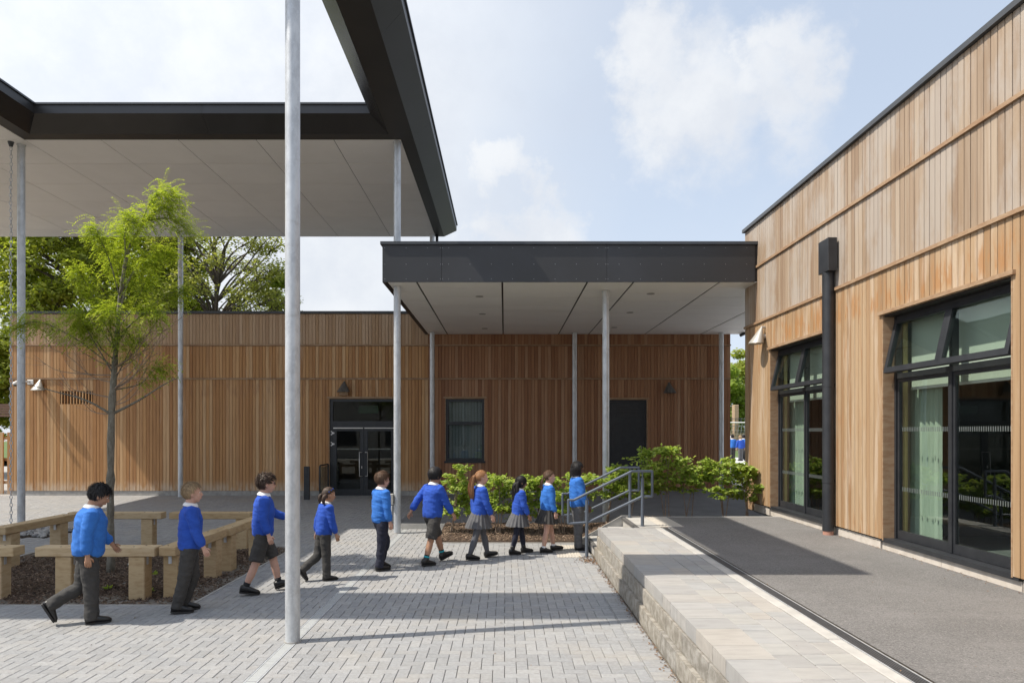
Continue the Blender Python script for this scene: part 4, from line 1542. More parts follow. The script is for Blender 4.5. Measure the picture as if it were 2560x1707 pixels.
m = MB()
vs, fs = [], []
nx_, ny_ = 70, 16
for i in range(nx_ + 1):
    for j in range(ny_ + 1):
        x = -1.25 + (6.6 + 1.25) * i / nx_
        y = 12.45 + (14.32 - 12.45) * j / ny_
        if x < 1.38: y = max(y, 12.55 if j == 0 else y)
        z = bedz(x, y) + 0.025 * noise.noise((x * 3, y * 3, 1)) * (0 if j in (0, ny_) else 1)
        vs.append((x, y, z))
for i in range(nx_):
    for j in range(ny_):
        q = i * (ny_ + 1) + j
        fs.append((q, q + ny_ + 1, q + ny_ + 2, q + 1))
m.add(vs, fs)
for i in range(nx_):
    q, q2 = vs[i * (ny_ + 1)], vs[(i + 1) * (ny_ + 1)]
    m.quad((q[0], q[1], -.06), (q2[0], q2[1], -.06), q2, q)
setp(m.build('hedge_bed', m_mulch, smooth=True), kind='structure')
m_chip2 = surf('dry_bark_chip', (0.2, 0.14, 0.09), None, ramp=[(0.12, 0.075, 0.05), (0.26, 0.18, 0.12), (0.08, 0.05, 0.034), (0.36, 0.26, 0.18), (0.17, 0.11, 0.075)], rough=0.9)
o = chips('bark', 5200, (-1.22, 3.2, 12.58, 14.28), bedz, 31).build('bark_chips', m_chip2)
setp(o, 'sunlit bark chips on the bed under the clipped hedge plants', 'bark mulch', kind='stuff')
m = MB()
m.box(-1.27, -1.23, 12.5, 14.3, -0.05, 0.035)
m.box(-1.27, 1.37, 12.5, 12.545, -0.05, 0.012)
m.box(-2.32, 6.0, 14.30, 14.40, -0.05, 0.115)
setp(m.build('bed_edging', m_kerb), kind='structure')
m = MB()
vs, fs = [], []
for i in range(13):
    for j in range(9):
        x, y = -2.3 + 11.5 * i / 12, 14.4 + (YF + 0.03 - 14.4) * j / 8
        vs.append((x, y, gz(x, y) + 0.012 + 0.085 * max(0, 1 - (y - 14.4) / 3)))
for i in range(12):
    for j in range(8):
        q = i * 9 + j
        fs.append((q, q + 9, q + 10, q + 1))
m.add(vs, fs)
setp(m.build('asphalt_path', m_asph2), kind='structure')

# black bollard and glazed guard beside the double door
e = empty('bollard', (-5.66, 19.5, 0.1), 'flat black post standing left of the double door', 'bollard')
MB().bbox(-5.74, -5.58, 19.48, 19.56, 0.08, 1.05, 0.008).build('post', m_frame, e)
MB().bbox(-5.69, -5.63, 19.472, 19.481, 0.86, 0.94, 0.002).build('reader_plate', m_dark, e)
e = empty('door_guard', (-5.3, 20, 0.1), 'black framed guard panel standing beside the double door', 'guard rail')
m = MB()
m.tube([(-5.30, 19.55, 0.09), (-5.30, 19.55, 1.02), (-5.30, 19.60, 1.07), (-5.30, 20.45, 1.07), (-5.30, 20.5, 1.02), (-5.30, 20.5, 0.09)], 0.024, 8)
m.build('frame', m_frame, e, auto=40)
MB().box(-5.306, -5.294, 19.58, 20.47, 0.2, 1.03).build('panel', m_glass2, e)
# socket box on the entrance column
e = empty('socket_box', (-2.3, 13.7, 0.5), 'small grey socket box fixed to the column behind the boy in navy trousers', 'socket box')
MB().bbox(-2.335, -2.235, 13.66, 13.76, 0.58, 0.80, 0.01).build('housing', m_lampw, e)
MB().bbox(-2.32, -2.25, 13.651, 13.662, 0.30, 0.56, 0.006).build('conduit', m_galv, e)

# ------------------------------------------------------------------ upper yard and things beyond the gap
m = MB()
m.quad((6.95, 14.2, 0.44), (60, 14.2, 0.44), (60, 42, 0.44), (6.95, 42, 0.44))
m.quad((6.95, 14.2, -.1), (6.95, 14.2, 0.44), (6.95, 42, 0.44), (6.95, 42, -.1))
setp(m.build('schoolyard', m_yard), kind='structure')
m = MB()
m.quad((-80, 42, 0.42), (160, 42, 0.42), (160, 160, 0.42), (-80, 160, 0.42))
setp(m.build('playing_field', m_grass), kind='structure')
# goal
e = empty('football_goal', (17, 52, 0.42), 'white football goal on the grass beyond the gap between the buildings', 'goal')
m = MB()
m.tube([(14.4, 52, .42), (14.4, 52, 2.72), (20.4, 52, 2.72), (20.4, 52, .42)], 0.06, 8)
m.build('frame', m_white, e)
m_net = surf('net_cord', (0.5, 0.5, 0.48), rough=0.8)
m = MB()
for k in range(25):
    m.tube([(14.4 + k * 0.25, 52, 2.7), (14.4 + k * 0.25, 53.6, 0.45)], 0.008, 3, cap=False)
for k in range(9):
    t = k / 8
    m.tube([(14.4, 52 + 1.6 * t, 2.7 - 2.25 * t), (20.4, 52 + 1.6 * t, 2.7 - 2.25 * t)], 0.008, 3, cap=False)
m.build('net', m_net, e)
m_bwall = surf('buff_brick', (0.40, 0.29, 0.19), (0.33, 0.23, 0.15), scale=(3, 3, 14), rough=0.9)
bw = empty('brick_boundary_wall', (24, 58, 0.42), 'buff brick boundary wall with tall piers beyond the playing field', 'wall')
MB().box(10, 60, 58, 58.3, 0.42, 1.9).build('wall', m_bwall, bw)
for k in range(9):
    MB().bbox(13.25 + k * 6.2, 13.62 + k * 6.2, 57.8, 58.5, 0.42, 4.3, 0.03).build('pier', m_bwall, bw)
m_mesh = surf('fence_wire', (0.12, 0.13, 0.12), rough=0.6)
m = MB()
for k in range(60):
    m.box(12 + k * 0.25, 12.03 + k * 0.25, 57.7, 57.72, 1.9, 3.2)
for z in (2.0, 2.5, 3.1):
    m.box(12, 27, 57.68, 57.70, z, z + 0.04)
m.build('railing', m_mesh, bw)

# timber slat fence and shelter roof at the left edge
fe = empty('slat_fence', (-17, 20.9, 0.1), 'vertical timber slat fence at the far left beside the timber block', 'fence')
for k in range(16):
    x = -15.12 - k * 0.22
    MB().bbox(x - 0.045, x + 0.045, 20.80, 20.85, 0.14, 2.02, 0.004).build('slat', m_cedar, fe)
for z in (0.45, 1.15, 1.8):
    MB().box(-18.8, -14.96, 20.855, 20.90, z, z + 0.09).build('rail', m_cedar, fe)
sh = empty('garden_shelter', (-18.5, 24, 0.1), 'brown boarded shelter roof peeping over the slat fence at the left edge', 'shelter')
for k in range(5):
    MB().box(-22, -16.3, 23.0 + k * 0.3, 23.29 + k * 0.3, 2.55 + k * 0.10, 2.62 + k * 0.10).build('roof_board', surf('shelter_board', (0.16, 0.10, 0.075), rough=0.8) if k == 0 else bpy.data.materials['shelter_board'], sh)
for x in (-21.5, -16.6):
    MB().box(x, x + 0.12, 23.2, 23.32, 0, 2.55).build('post', m_trim, sh)

# windblown litter along the foot of the retaining wall and the building
m_lit = surf('dry_leaf', (0.2, 0.12, 0.07), None, ramp=[(0.16, 0.09, 0.05), (0.30, 0.19, 0.10), (0.10, 0.06, 0.04), (0.24, 0.13, 0.07)], rough=0.85)
rr = random.Random(77)
m = MB()
def lit(x, y, z, s):
    q = Euler((rr.gauss(0, .35), rr.gauss(0, .35), rr.uniform(0, 6.28))).to_matrix()
    P_ = [Vector((-s, 0, 0)), Vector((0, -s * .45, s * .25)), Vector((s, 0, .1 * s)), Vector((0, s * .45, s * .3))]
    m.add([(Vector((x, y, z + 0.006)) + q @ p)[:] for p in P_], [(0, 1, 2), (0, 2, 3)])
for k in range(520):
    y = 3.6 + 7.4 * rr.random() ** 0.8
    lit(1.43 - abs(rr.gauss(0, .035)), y, 0.0, rr.uniform(.006, .02))
for k in range(160):
    lit(1.36 + rr.gauss(0, .10), 10.85 + rr.gauss(0, .16), 0.0, rr.uniform(.012, .028))
for k in range(130):
    lit(rr.uniform(-9, 1.4), 4 + 9 * rr.random(), 0.0, rr.uniform(.006, .016))
o = m.build('leaf_litter', m_lit)
setp(o, 'dry brown leaf crumbs strewn along the foot of the retaining wall', 'leaf litter', kind='stuff')
m = MB()
for k in range(420):
    y = 4 + 8.2 * rr.random()
    lit(4.98 - abs(rr.gauss(0, .05)), y, TZ, rr.uniform(.004, .014))
for k in range(90):
    lit(rr.uniform(1.6, 4.9), rr.uniform(3.2, 12), TZ, rr.uniform(.004, .012))
o = m.build('leaf_litter', m_lit)
setp(o, 'fine dry debris gathered along the foot of the classroom wall', 'leaf litter', kind='stuff')
# =================================================================== vegetation
def leafmat(name, cols, tr=0.42, tcol=(1.55, 1.6, 0.8)):
    return surf(name, cols[0], None, ramp=cols, rough=0.55, spec=0.35, trans=(tr, tcol))


m_loc = leafmat('locust_leaf', [(0.30, 0.36, 0.04), (0.38, 0.43, 0.055), (0.19, 0.27, 0.03), (0.46, 0.49, 0.08), (0.29, 0.35, 0.04), (0.24, 0.31, 0.035)], 0.5)
m_hedge = leafmat('beech_leaf', [(0.28, 0.37, 0.06), (0.36, 0.45, 0.08), (0.15, 0.24, 0.04), (0.45, 0.50, 0.12), (0.30, 0.38, 0.06), (0.20, 0.29, 0.05)], 0.40)
m_chest = leafmat('chestnut_leaf', [(0.23, 0.27, 0.035), (0.29, 0.32, 0.05), (0.17, 0.22, 0.03), (0.35, 0.37, 0.065)], 0.5)
m_plane = leafmat('plane_leaf', [(0.24, 0.26, 0.06), (0.29, 0.30, 0.075), (0.19, 0.21, 0.05), (0.33, 0.33, 0.10)], 0.5)
m_limew = leafmat('lime_leaf', [(0.22, 0.30, 0.045), (0.29, 0.36, 0.06), (0.16, 0.23, 0.035)], 0.5)
m_bark = surf('tree_bark', (0.13, 0.115, 0.085), (0.22, 0.20, 0.16), scale=(25, 25, 8), rough=0.9, bump=0.6, bscale=(60, 60, 18), spots=[((40, 40, 30), 0.58, 0.68, (0.34, 0.34, 0.30), 0.5)])
m_bark2 = surf('dark_bark', (0.075, 0.06, 0.045), (0.12, 0.10, 0.075), scale=(6, 6, 2), rough=0.9)
m_twig = surf('bare_twig', (0.24, 0.16, 0.11), (0.32, 0.25, 0.19), scale=(20, 20, 20), rough=0.8)


def crv(pts, n=6):
    """Catmull-Rom through the points"""
    P = [Vector(p) for p in pts]
    P = [P[0] * 2 - P[1]] + P + [P[-1] * 2 - P[-2]]
    out_ = []
    for i in range(1, len(P) - 2):
        for k in range(n):
            t = k / n
            a0, a1, a2, a3 = P[i - 1], P[i], P[i + 1], P[i + 2]
            out_.append(0.5 * ((2 * a1) + (a2 - a0) * t + (2 * a0 - 5 * a1 + 4 * a2 - a3) * t * t + (3 * a1 - a0 - 3 * a2 + a3) * t ** 3))
    out_.append(P[-2])
    return out_


def taper(m, pts, r0, r1, n=7):
    L = len(pts)
    m.tube(pts, [r0 + (r1 - r0) * (i / (L - 1)) ** 0.8 for i in range(L)], n)


def leaf(m, c, d, up, L, W, fold=0.25):
    """folded pointed leaf: 4 triangles"""
    d = d.normalized()
    s = d.cross(up)
    if s.length < 1e-4:
        s = d.orthogonal()
    s.normalize()
    u = s.cross(d)
    a, b = c, c + d * L
    mid = c + d * (L * 0.5)
    l = mid + s * (W / 2) + u * (W * fold)
    r = mid - s * (W / 2) + u * (W * fold)
    m.add([a[:], l[:], b[:], r[:], mid[:]], [(0, 4, 1), (1, 4, 2), (0, 3, 4), (3, 2, 4)])


def leaf2(m, c, d, up, L, W):
    d = d.normalized()
    s = d.cross(up)
    if s.length < 1e-4:
        s = d.orthogonal()
    s.normalize()
    mid = c + d * (L * 0.45)
    m.add([c[:], (mid + s * (W / 2))[:], (c + d * L)[:], (mid - s * (W / 2))[:]], [(0, 3, 2, 1)])


def rvec(r):
    while True:
        v = Vector((r.uniform(-1, 1), r.uniform(-1, 1), r.uniform(-1, 1)))
        if 0.05 < v.length < 1:
            return v.normalized()


# ------------------------------------------------------------------ young locust tree
def young_tree():
    r = random.Random(42)
    T = Vector((-5.77, 10.0, 0))
    e = empty('young_tree', T, 'slender young tree with feathery bright green leaves rising from the bark planter', 'tree')
    tr, lm, tw, lf = MB(), MB(), MB(), MB()
    lead = crv([(-5.77, 10, -0.05), (-5.775, 10, 1.2), (-5.76, 10, 2.3), (-5.70, 10, 3.2), (-5.62, 10, 4.1), (-5.48, 9.98, 4.75), (-5.18, 10, 5.22), (-4.86, 10.02, 5.36)], 8)
    L = len(lead)
    rad = [0.045 + 0.012 * math.exp(-i / 3.0) if i / L < .3 else max(0.005, 0.045 * max(0.0, 1 - (i / L - .3) / 0.68) ** 0.9) for i in range(L)]
    rad = [q * (1 + 0.10 * math.sin(i * 2.3) + (0.25 if i in (9, 13, 18) else 0)) for i, q in enumerate(rad)]
    tr.tube(lead, rad, 10)
    limbs = []

    def at(z):
        return min(lead, key=lambda p: abs(p.z - z))
    # leafy limbs
    spec = [(2.95, (-6.25, 9.85, 3.42), (-6.72, 9.8, 3.62), (-7.08, 9.8, 3.50)), (3.15, (-6.0, 10.25, 3.5), (-6.35, 10.4, 3.75), (-6.55, 10.45, 3.70)),
            (3.3, (-5.35, 9.8, 3.6), (-5.05, 9.7, 3.75), (-4.88, 9.65, 3.62)), (3.4, (-5.3, 10.2, 3.9), (-5.0, 10.3, 4.15), (-4.84, 10.35, 4.12)),
            (3.5, (-5.85, 9.8, 3.9), (-5.98, 9.7, 4.2), (-6.02, 9.65, 4.3)), (3.7, (-5.4, 9.8, 4.2), (-5.15, 9.75, 4.45), (-5.0, 9.7, 4.42)),
            (3.8, (-5.75, 10.2, 4.25), (-5.86, 10.3, 4.6), (-5.9, 10.35, 4.78)), (4.0, (-5.65, 9.75, 4.5), (-5.74, 9.65, 4.8), (-5.8, 9.6, 4.9)),
            (4.1, (-5.4, 10.15, 4.6), (-5.2, 10.25, 4.75), (-5.05, 10.3, 4.7)), (4.3, (-5.6, 10.1, 4.7), (-5.68, 10.15, 4.95), (-5.72, 10.2, 5.0)),
            (4.5, (-5.45, 9.8, 4.95), (-5.3, 9.7, 5.05), (-5.15, 9.65, 4.95)), (3.0, (-5.6, 9.8, 3.2), (-5.45, 9.7, 3.4), (-5.3, 9.65, 3.4)), (3.05, (-5.85, 9.9, 3.25), (-5.95, 9.8, 3.5), (-6.02, 9.7, 3.5)), (2.8, (-5.62, 10.1, 3.1), (-5.5, 10.1, 3.35), (-5.4, 10.1, 3.5)), (3.35, (-5.75, 9.8, 3.6), (-5.8, 9.65, 3.8), (-5.82, 9.6, 3.85)),
            (5.0, (-5.15, 9.9, 5.35), (-4.95, 9.85, 5.48), (-4.75, 9.85, 5.35)), (5.15, (-5.0, 10.1, 5.2), (-4.85, 10.15, 5.15), (-4.72, 10.2, 4.98)),
            (3.1, (-5.6, 9.7, 3.5), (-5.5, 9.5, 3.7), (-5.42, 9.4, 3.7)), (2.7, (-5.4, 10.1, 2.75), (-5.2, 10.1, 2.95), (-5.02, 10.1, 3.02)),
            (2.9, (-5.85, 9.75, 3.3), (-5.95, 9.6, 3.6), (-6.0, 9.5, 3.7)), (3.6, (-5.62, 10.35, 3.95), (-5.55, 10.5, 4.3), (-5.5, 10.6, 4.5))]
    ends = []
    for sp in spec:
        p0 = at(sp[0])
        c = crv([p0] + list(sp[1:]), 6)
        taper(lm, c, 0.012, 0.003, 6)
        ends.append(c)
    ends.append(lead[int(L * .55):])
    # fronds
    for c in ends:
        n = len(c)
        ln = sum((c[i + 1] - c[i]).length for i in range(n - 1))
        cnt = int(165 * ln) + 34
        for _ in range(cnt):
            t = r.uniform(0.18, 1.0) ** 0.75
            i = min(n - 2, int(t * (n - 1)))
            p = c[i].lerp(c[i + 1], t * (n - 1) - i)
            out_ = (p - Vector((-5.65, 10, p.z - 0.3)))
            d = (out_.normalized() * 0.6 + rvec(r) * 0.9 + Vector((0, 0, 0.10))).normalized()
            st = p + rvec(r) * r.uniform(0, 0.20)
            FL = r.uniform(0.12, 0.24)
            k = 7
            prev = st
            dd = d.copy()
            for j in range(k):
                dd = (dd + Vector((0, 0, -0.16))).normalized()
                q = prev + dd * (FL / k)
                sd = dd.cross(Vector((0, 0, 1)))
                if sd.length < 1e-3: sd = Vector((1, 0, 0))
                sd.normalize()
                for s in (-1, 1):
                    leaf2(lf, q, (sd * s + dd * 0.45 + Vector((0, 0, -0.12))), Vector((0, 0, 1)) + rvec(r) * 0.3, r.uniform(0.026, 0.044), r.uniform(0.012, 0.018))
                prev = q
            leaf2(lf, prev, dd, Vector((0, 0, 1)), 0.035, 0.015)
    # bare twigs low in the crown
    bt = []
    for k in range(16):
        z0 = r.uniform(2.25, 3.0)
        p0 = at(z0)
        az = r.uniform(-0.5, 0.5) if k < 10 else math.pi + r.uniform(-0.5, 0.4)
        ln = r.uniform(0.7, 1.35)
        up = r.uniform(0.55, 1.0) if k < 10 else r.uniform(0.1, 0.7)
        d = Vector((math.cos(az), math.sin(az) * 0.9, up)).normalized()
        c = crv([p0, p0 + d * ln * .35 + Vector((0, 0, -.06)) + rvec(r) * .04, p0 + d * ln * .7 + rvec(r) * .06, p0 + d * ln + Vector((0, 0, .12)) + rvec(r) * .08], 5)
        taper(tw, c, r.uniform(0.008, 0.013), 0.0022, 5)
        for j in range(r.randint(2, 5)):
            q = c[r.randint(4, len(c) - 2)]
            dd = (d + rvec(r) * 0.8 + Vector((0, 0, 0.2))).normalized()
            taper(tw, crv([q, q + dd * r.uniform(.08, .2), q + dd * r.uniform(.25, .5) + rvec(r) * .06], 4), 0.0045, 0.0018, 4)
    for c in (crv([at(2.35), (-5.4, 10.05, 2.5), (-5.05, 10.05, 2.72), (-4.8, 10.05, 2.85)], 6), crv([at(2.3), (-6.1, 9.95, 2.5), (-6.5, 9.9, 2.62), (-7.0, 9.9, 2.75)], 6)):
        taper(lm, c, 0.022, 0.004, 6)
    for k in range(26):
        p = Vector((-5.05 + r.uniform(-.15, .1), 10.05 + r.uniform(-.1, .1), 2.85 + r.uniform(-.12, .1)))
        leaf(lf, p, rvec(r), Vector((0, 0, 1)), 0.09, 0.03)
    tr.build('trunk', m_bark, e, smooth=True)
    lm.build('limbs', m_bark, e, smooth=True)
    tw.build('bare_twigs', m_twig, e, smooth=True)
    setp(lf.build('crown', m_loc, e), kind='stuff')


young_tree()


# ------------------------------------------------------------------ hedge plants
def hedge_plant(x, y, top, bot, w, n, seed, label, lean=0.0):
    r = random.Random(seed)
    z0 = bedz(x, y) - 0.02
    e = empty('hedge_plant', (x, y, z0), label, 'shrub', 'young beech hedge plants in the bed')
    st, lf = MB(), MB()
    tips = []
    for k in range(3):
        bx_, by_ = x + r.uniform(-.06, .06), y + r.uniform(-.05, .05)
        tx = x + lean + r.uniform(-.35, .35) * w
        ty = y + r.uniform(-.2, .2)
        tz = top - r.uniform(0.0, 0.16)
        c = crv([(bx_, by_, z0 - .03), (bx_ + (tx - bx_) * .3, by_, z0 + (tz - z0) * .35), (bx_ + (tx - bx_) * .6, (by_ + ty) / 2, z0 + (tz - z0) * .7), (tx, ty, tz)], 6)
        taper(st, c, 0.013, 0.003, 6)
        tips.append(c)
    nb = max(10, int(n * 1.3 / 32))
    for b in range(nb):
        c = r.choice(tips)
        t = r.uniform(0, 1)
        z = bot + (top - bot) * t ** 0.85
        i = min(range(len(c)), key=lambda q: abs(c[q].z - z))
        p0 = c[i]
        az = r.uniform(0, 6.283)
        prof = (0.55 + 0.75 * math.sin(math.pi * min(1, 0.12 + t * 0.95)))
        ln = w * 0.5 * prof * r.uniform(0.5, 1.15)
        d = Vector((math.cos(az), math.sin(az) * 0.75, r.uniform(-.10, .34)))
        p1 = p0 + d * ln * .5 + Vector((0, 0, 0.04))
        p2 = p0 + d * ln + Vector((0, 0, r.uniform(-.05, .03)))
        cc = crv([p0, p1, p2], 5)
        taper(st, cc, 0.0045, 0.0015, 4)
        for k in range(32):
            tt = r.uniform(0.12, 1.05)
            ii = min(len(cc) - 2, int(tt * (len(cc) - 1)))
            q = cc[ii].lerp(cc[ii + 1], min(1.0, tt * (len(cc) - 1) - ii)) + Vector((r.gauss(0, .03), r.gauss(0, .03), r.gauss(0, .016)))
            dd = (d.normalized() * 0.5 + Vector((r.uniform(-1, 1), r.uniform(-1, 1), r.uniform(-.55, .2)))).normalized()
            leaf(lf, q, dd, Vector((r.uniform(-1.1, .5), r.uniform(-1.3, .4), 1)), r.uniform(0.065, 0.105), r.uniform(0.042, 0.066), r.uniform(.05, .3))
    st.build('stems', m_twig, e, smooth=True)
    setp(lf.build('foliage', m_hedge, e), kind='stuff')


hp = [(-1.02, 1.42, .28, .55, 620, 'thin young hedge plant with gaps, leftmost in the bed, behind the bob haired child'),
      (-0.62, 1.05, .30, .50, 520, 'low hedge plant behind the girl with the long ponytail'),
      (-0.12, 1.22, .34, .66, 900, 'hedge plant between the ponytail girl and the girl with long black hair'),
      (0.30, 1.16, .30, .64, 950, 'hedge plant directly behind the girl with long black hair'),
      (0.72, 1.18, .34, .60, 850, 'hedge plant left of the girl with the short ponytail'),
      (1.10, 1.22, .42, .60, 820, 'hedge plant between the short ponytail girl and the girl with braids'),
      (1.52, 1.25, .50, .62, 760, 'hedge plant seen through the lower end of the handrails'),
      (2.02, 1.36, .58, .66, 760, 'hedge plant around the foot of the front canopy column'),
      (2.46, 1.35, .68, .6, 700, 'hedge plant behind the upper ends of the handrails'),
      (3.16, 1.72, .78, .98, 1500, 'tall bushy hedge plant in front of the black door'),
      (3.62, 1.5, .78, .7, 700, 'hedge plant right of the tallest bushy one'),
      (4.22, 1.5, .72, .80, 950, 'loose hedge plant left of the classroom corner'),
      (4.72, 1.35, .66, .72, 900, 'hedge plant touching the corner of the classroom wall')]
for k, (x, t_, b_, w_, n_, lab) in enumerate(hp):
    hedge_plant(x, 13.35 + 0.12 * math.sin(k * 2.1), t_, b_, w_, n_, 100 + k, lab, lean=(0.1 if k == 0 else 0))

# weeds in the planter
r = random.Random(9)
for k, (x, y, s) in enumerate(((-8.05, 12.45, .09), (-5.0, 9.75, .05), (-5.15, 8.85, .05), (-4.55, 8.75, .06), (-7.0, 8.7, .05))):
    m = MB()
    for j in range(14):
        d = rvec(r)
        d.z = abs(d.z) * 0.8 + 0.2
        leaf(m, Vector((x + r.uniform(-.03, .03), y + r.uniform(-.03, .03), 0.01)), d, Vector((0, 0, 1)), s * r.uniform(.8, 1.5), s * 0.5)
    o = m.build('weed', m_hedge)
    setp(o, ['small green weed growing by the back left corner of the planter', 'tiny weed beside the black spotlight', 'tiny weed in the bark between the front bench posts',
             'tiny weed beside the right post of the front bench', 'tiny weed in the bark at the left of the planter'][k], 'weed', 'weeds in the planter')


# ------------------------------------------------------------------ background trees
def big_tree(name, base, trunk_h, cc, cr, nclump, nleaf, lsize, mat, label, seed, spread=0.9, rt=0.35, group=None, flat=0.6, hole=0.0):
    r = random.Random(seed)
    base = Vector(base)
    e = empty(name, base, label, 'tree', group)
    tr, lf = MB(), MB()
    cc = Vector(cc)
    top = cc + Vector((r.uniform(-.5, .5), 0, cr[2] * 0.4))
    lead = crv([base, base + Vector((0.1, 0, trunk_h)), cc.lerp(top, 0.2), top], 6)
    taper(tr, lead, rt, 0.03, 8)
    clumps = []
    while len(clumps) < nclump:
        v = rvec(r) * r.uniform(0.35, 1.0) ** 0.5
        p = cc + Vector((v.x * cr[0], v.y * cr[1], v.z * cr[2]))
        if all((p - q).length > 0.35 * cr[0] * spread * 0.55 for q in clumps):
            clumps.append(p)
        elif r.random() < 0.02:
            clumps.append(p)
    per = int(nleaf / nclump)
    for p in clumps:
        zf = max(base.z + trunk_h * 0.8, p.z - (p - cc).length * 0.6 - 0.5)
        s = min(lead, key=lambda q: abs(q.z - zf))
        mid = s.lerp(p, 0.5) + Vector((r.uniform(-.4, .4), r.uniform(-.4, .4), 0.35))
        taper(tr, crv([s, mid, p], 5), 0.085 * rt / .35, 0.02, 5)
        for k in range(3):
            q = p + Vector((r.gauss(0, .6), r.gauss(0, .6), r.gauss(0, .35))) * (cr[0] / 5)
            taper(tr, crv([mid.lerp(p, .6), p.lerp(q, .5) + rvec(r) * .15, q], 4), 0.035, 0.01, 4)
        rad = cr[0] * 0.235 * spread * r.uniform(.75, 1.25)
        for k in range(per):
            v = rvec(r) * r.uniform(0.1, 1.0) ** 0.45
            q = p + Vector((v.x * rad, v.y * rad, v.z * rad * flat - 0.12 * rad * (v.x * v.x + v.y * v.y)))
            n_ = Vector((v.x - .35, v.y - .25, 0.7 + v.z)) + rvec(r) * 0.7
            dd = rvec(r)
            dd.z = dd.z * 0.35 - 0.22
            s_ = lsize * r.uniform(0.6, 1.3)
            leaf2(lf, q, dd, n_, s_, s_ * 0.62)
    tr.build('trunk', m_bark2, e, smooth=True)
    setp(lf.build('crown', mat, e), kind='stuff')


big_tree('chestnut_tree', (-20.6, 35, 0.3), 3.2, (-20.9, 35, 10.0), (5.0, 4.0, 5.4), 150, 80000, 0.215, m_chest,
         'dense dark green tree rising above the left end of the timber block', 1, 0.9)
big_tree('chestnut_tree', (-27.5, 33, 0.2), 2.0, (-26.6, 33, 4.6), (3.8, 3, 4.2), 60, 34000, 0.23, m_chest,
         'green tree cut by the left edge of the picture beyond the slat fence', 2, 0.95)
big_tree('plane_tree', (-14.8, 34, 0.3), 2.6, (-14.3, 34, 8.9), (3.7, 3.2, 5.0), 105, 26000, 0.15, m_plane,
         'airy tree with bare dark branches showing, behind the roof left of the near column', 3, 0.85, rt=0.30, flat=0.8)
big_tree('plane_tree', (-11.4, 36, 0.3), 3.0, (-11.6, 36, 7.2), (1.35, 1.3, 3.3), 26, 8000, 0.22, m_limew,
         'small rounded pale green tree top just left of the near column', 4, 1.2, rt=0.2)
for k, (x, y, h, m_) in enumerate(((20.5, 70, 9.5, m_limew), (27, 74, 11, m_chest), (33, 72, 10, m_limew))):
    big_tree('lime_tree', (x, y, 0.42), 1.6, (x, y, h * 0.52), (4.4, 3, h * .50), 70, 20000, 0.36, m_,
             ('bright green tree filling the gap between the two buildings', 'dark green tree behind the gap, right of the bright one', 'green tree at the far right beyond the playing field')[k], 20 + k, 1.0,
             group='trees beyond the playing field')
# =================================================================== people
m_blueA = surf('azure_knit', (0.032, 0.165, 0.54), (0.026, 0.14, 0.47), scale=(14, 14, 14), rough=0.9, bump=0.06, bscale=(220, 220, 220))
m_blueB = surf('royal_blue_knit', (0.020, 0.082, 0.44), (0.016, 0.067, 0.37), scale=(14, 14, 14), rough=0.9, bump=0.06, bscale=(220, 220, 220))
m_char = surf('charcoal_cloth', (0.050, 0.047, 0.044), (0.040, 0.038, 0.036), scale=(20, 20, 20), rough=0.85)
m_greyc = surf('grey_cloth', (0.115, 0.115, 0.12), (0.095, 0.095, 0.10), scale=(20, 20, 20), rough=0.85)
m_tight = surf('grey_tights', (0.10, 0.102, 0.115), rough=0.8)
m_navy = surf('navy_cloth', (0.016, 0.018, 0.036), (0.012, 0.014, 0.028), scale=(20, 20, 20), rough=0.85)
m_wcot = surf('white_cotton', (0.78, 0.77, 0.76), rough=0.8)
m_shoe = surf('black_leather', (0.014, 0.013, 0.013), rough=0.38)
m_sole = surf('dark_rubber', (0.030, 0.028, 0.027), rough=0.75)
m_bsock = surf('black_sock', (0.016, 0.016, 0.018), rough=0.9)
m_teal = surf('turquoise_stripe', (0.03, 0.42, 0.50), rough=0.9)


def skinmat(name, c):
    m = surf(name, c, tuple(x * 0.88 for x in c), scale=(9, 9, 9), rough=0.48, spec=0.4)
    b = [n for n in m.node_tree.nodes if n.type == 'BSDF_PRINCIPLED'][0]
    b.inputs['Subsurface Weight'].default_value = 0.12
    b.inputs['Subsurface Radius'].default_value = (0.01, 0.004, 0.002)
    b.inputs['Subsurface Scale'].default_value = 0.3
    return m


SK = {'fair': skinmat('fair_skin', (0.60, 0.36, 0.27)), 'tan': skinmat('tan_skin', (0.44, 0.245, 0.155)),
      'mid': skinmat('brown_skin', (0.30, 0.155, 0.095)), 'dark': skinmat('dark_skin', (0.115, 0.056, 0.036))}


def hairmat(name, c):
    return surf(name, c, None, ramp=[tuple(x * 0.7 for x in c), c, tuple(x * 1.35 for x in c), tuple(x * 0.85 for x in c)], rough=0.58, spec=0.35)


HR = {'black': hairmat('black_hair', (0.014, 0.012, 0.012)), 'brown': hairmat('brown_hair', (0.10, 0.055, 0.032)), 'dbrown': hairmat('dark_brown_hair', (0.05, 0.030, 0.020)),
      'fair': hairmat('fair_hair', (0.33, 0.23, 0.13)), 'auburn': hairmat('auburn_hair', (0.30, 0.145, 0.062)), 'blond': hairmat('blond_hair', (0.55, 0.42, 0.25))}
m_eye = surf('eye_white', (0.75, 0.72, 0.70), rough=0.2)
m_iris = surf('iris', (0.03, 0.018, 0.012), rough=0.15)
m_lip = surf('lips', (0.42, 0.17, 0.14), rough=0.45)
m_lip2 = surf('brown_lips', (0.14, 0.06, 0.05), rough=0.45)


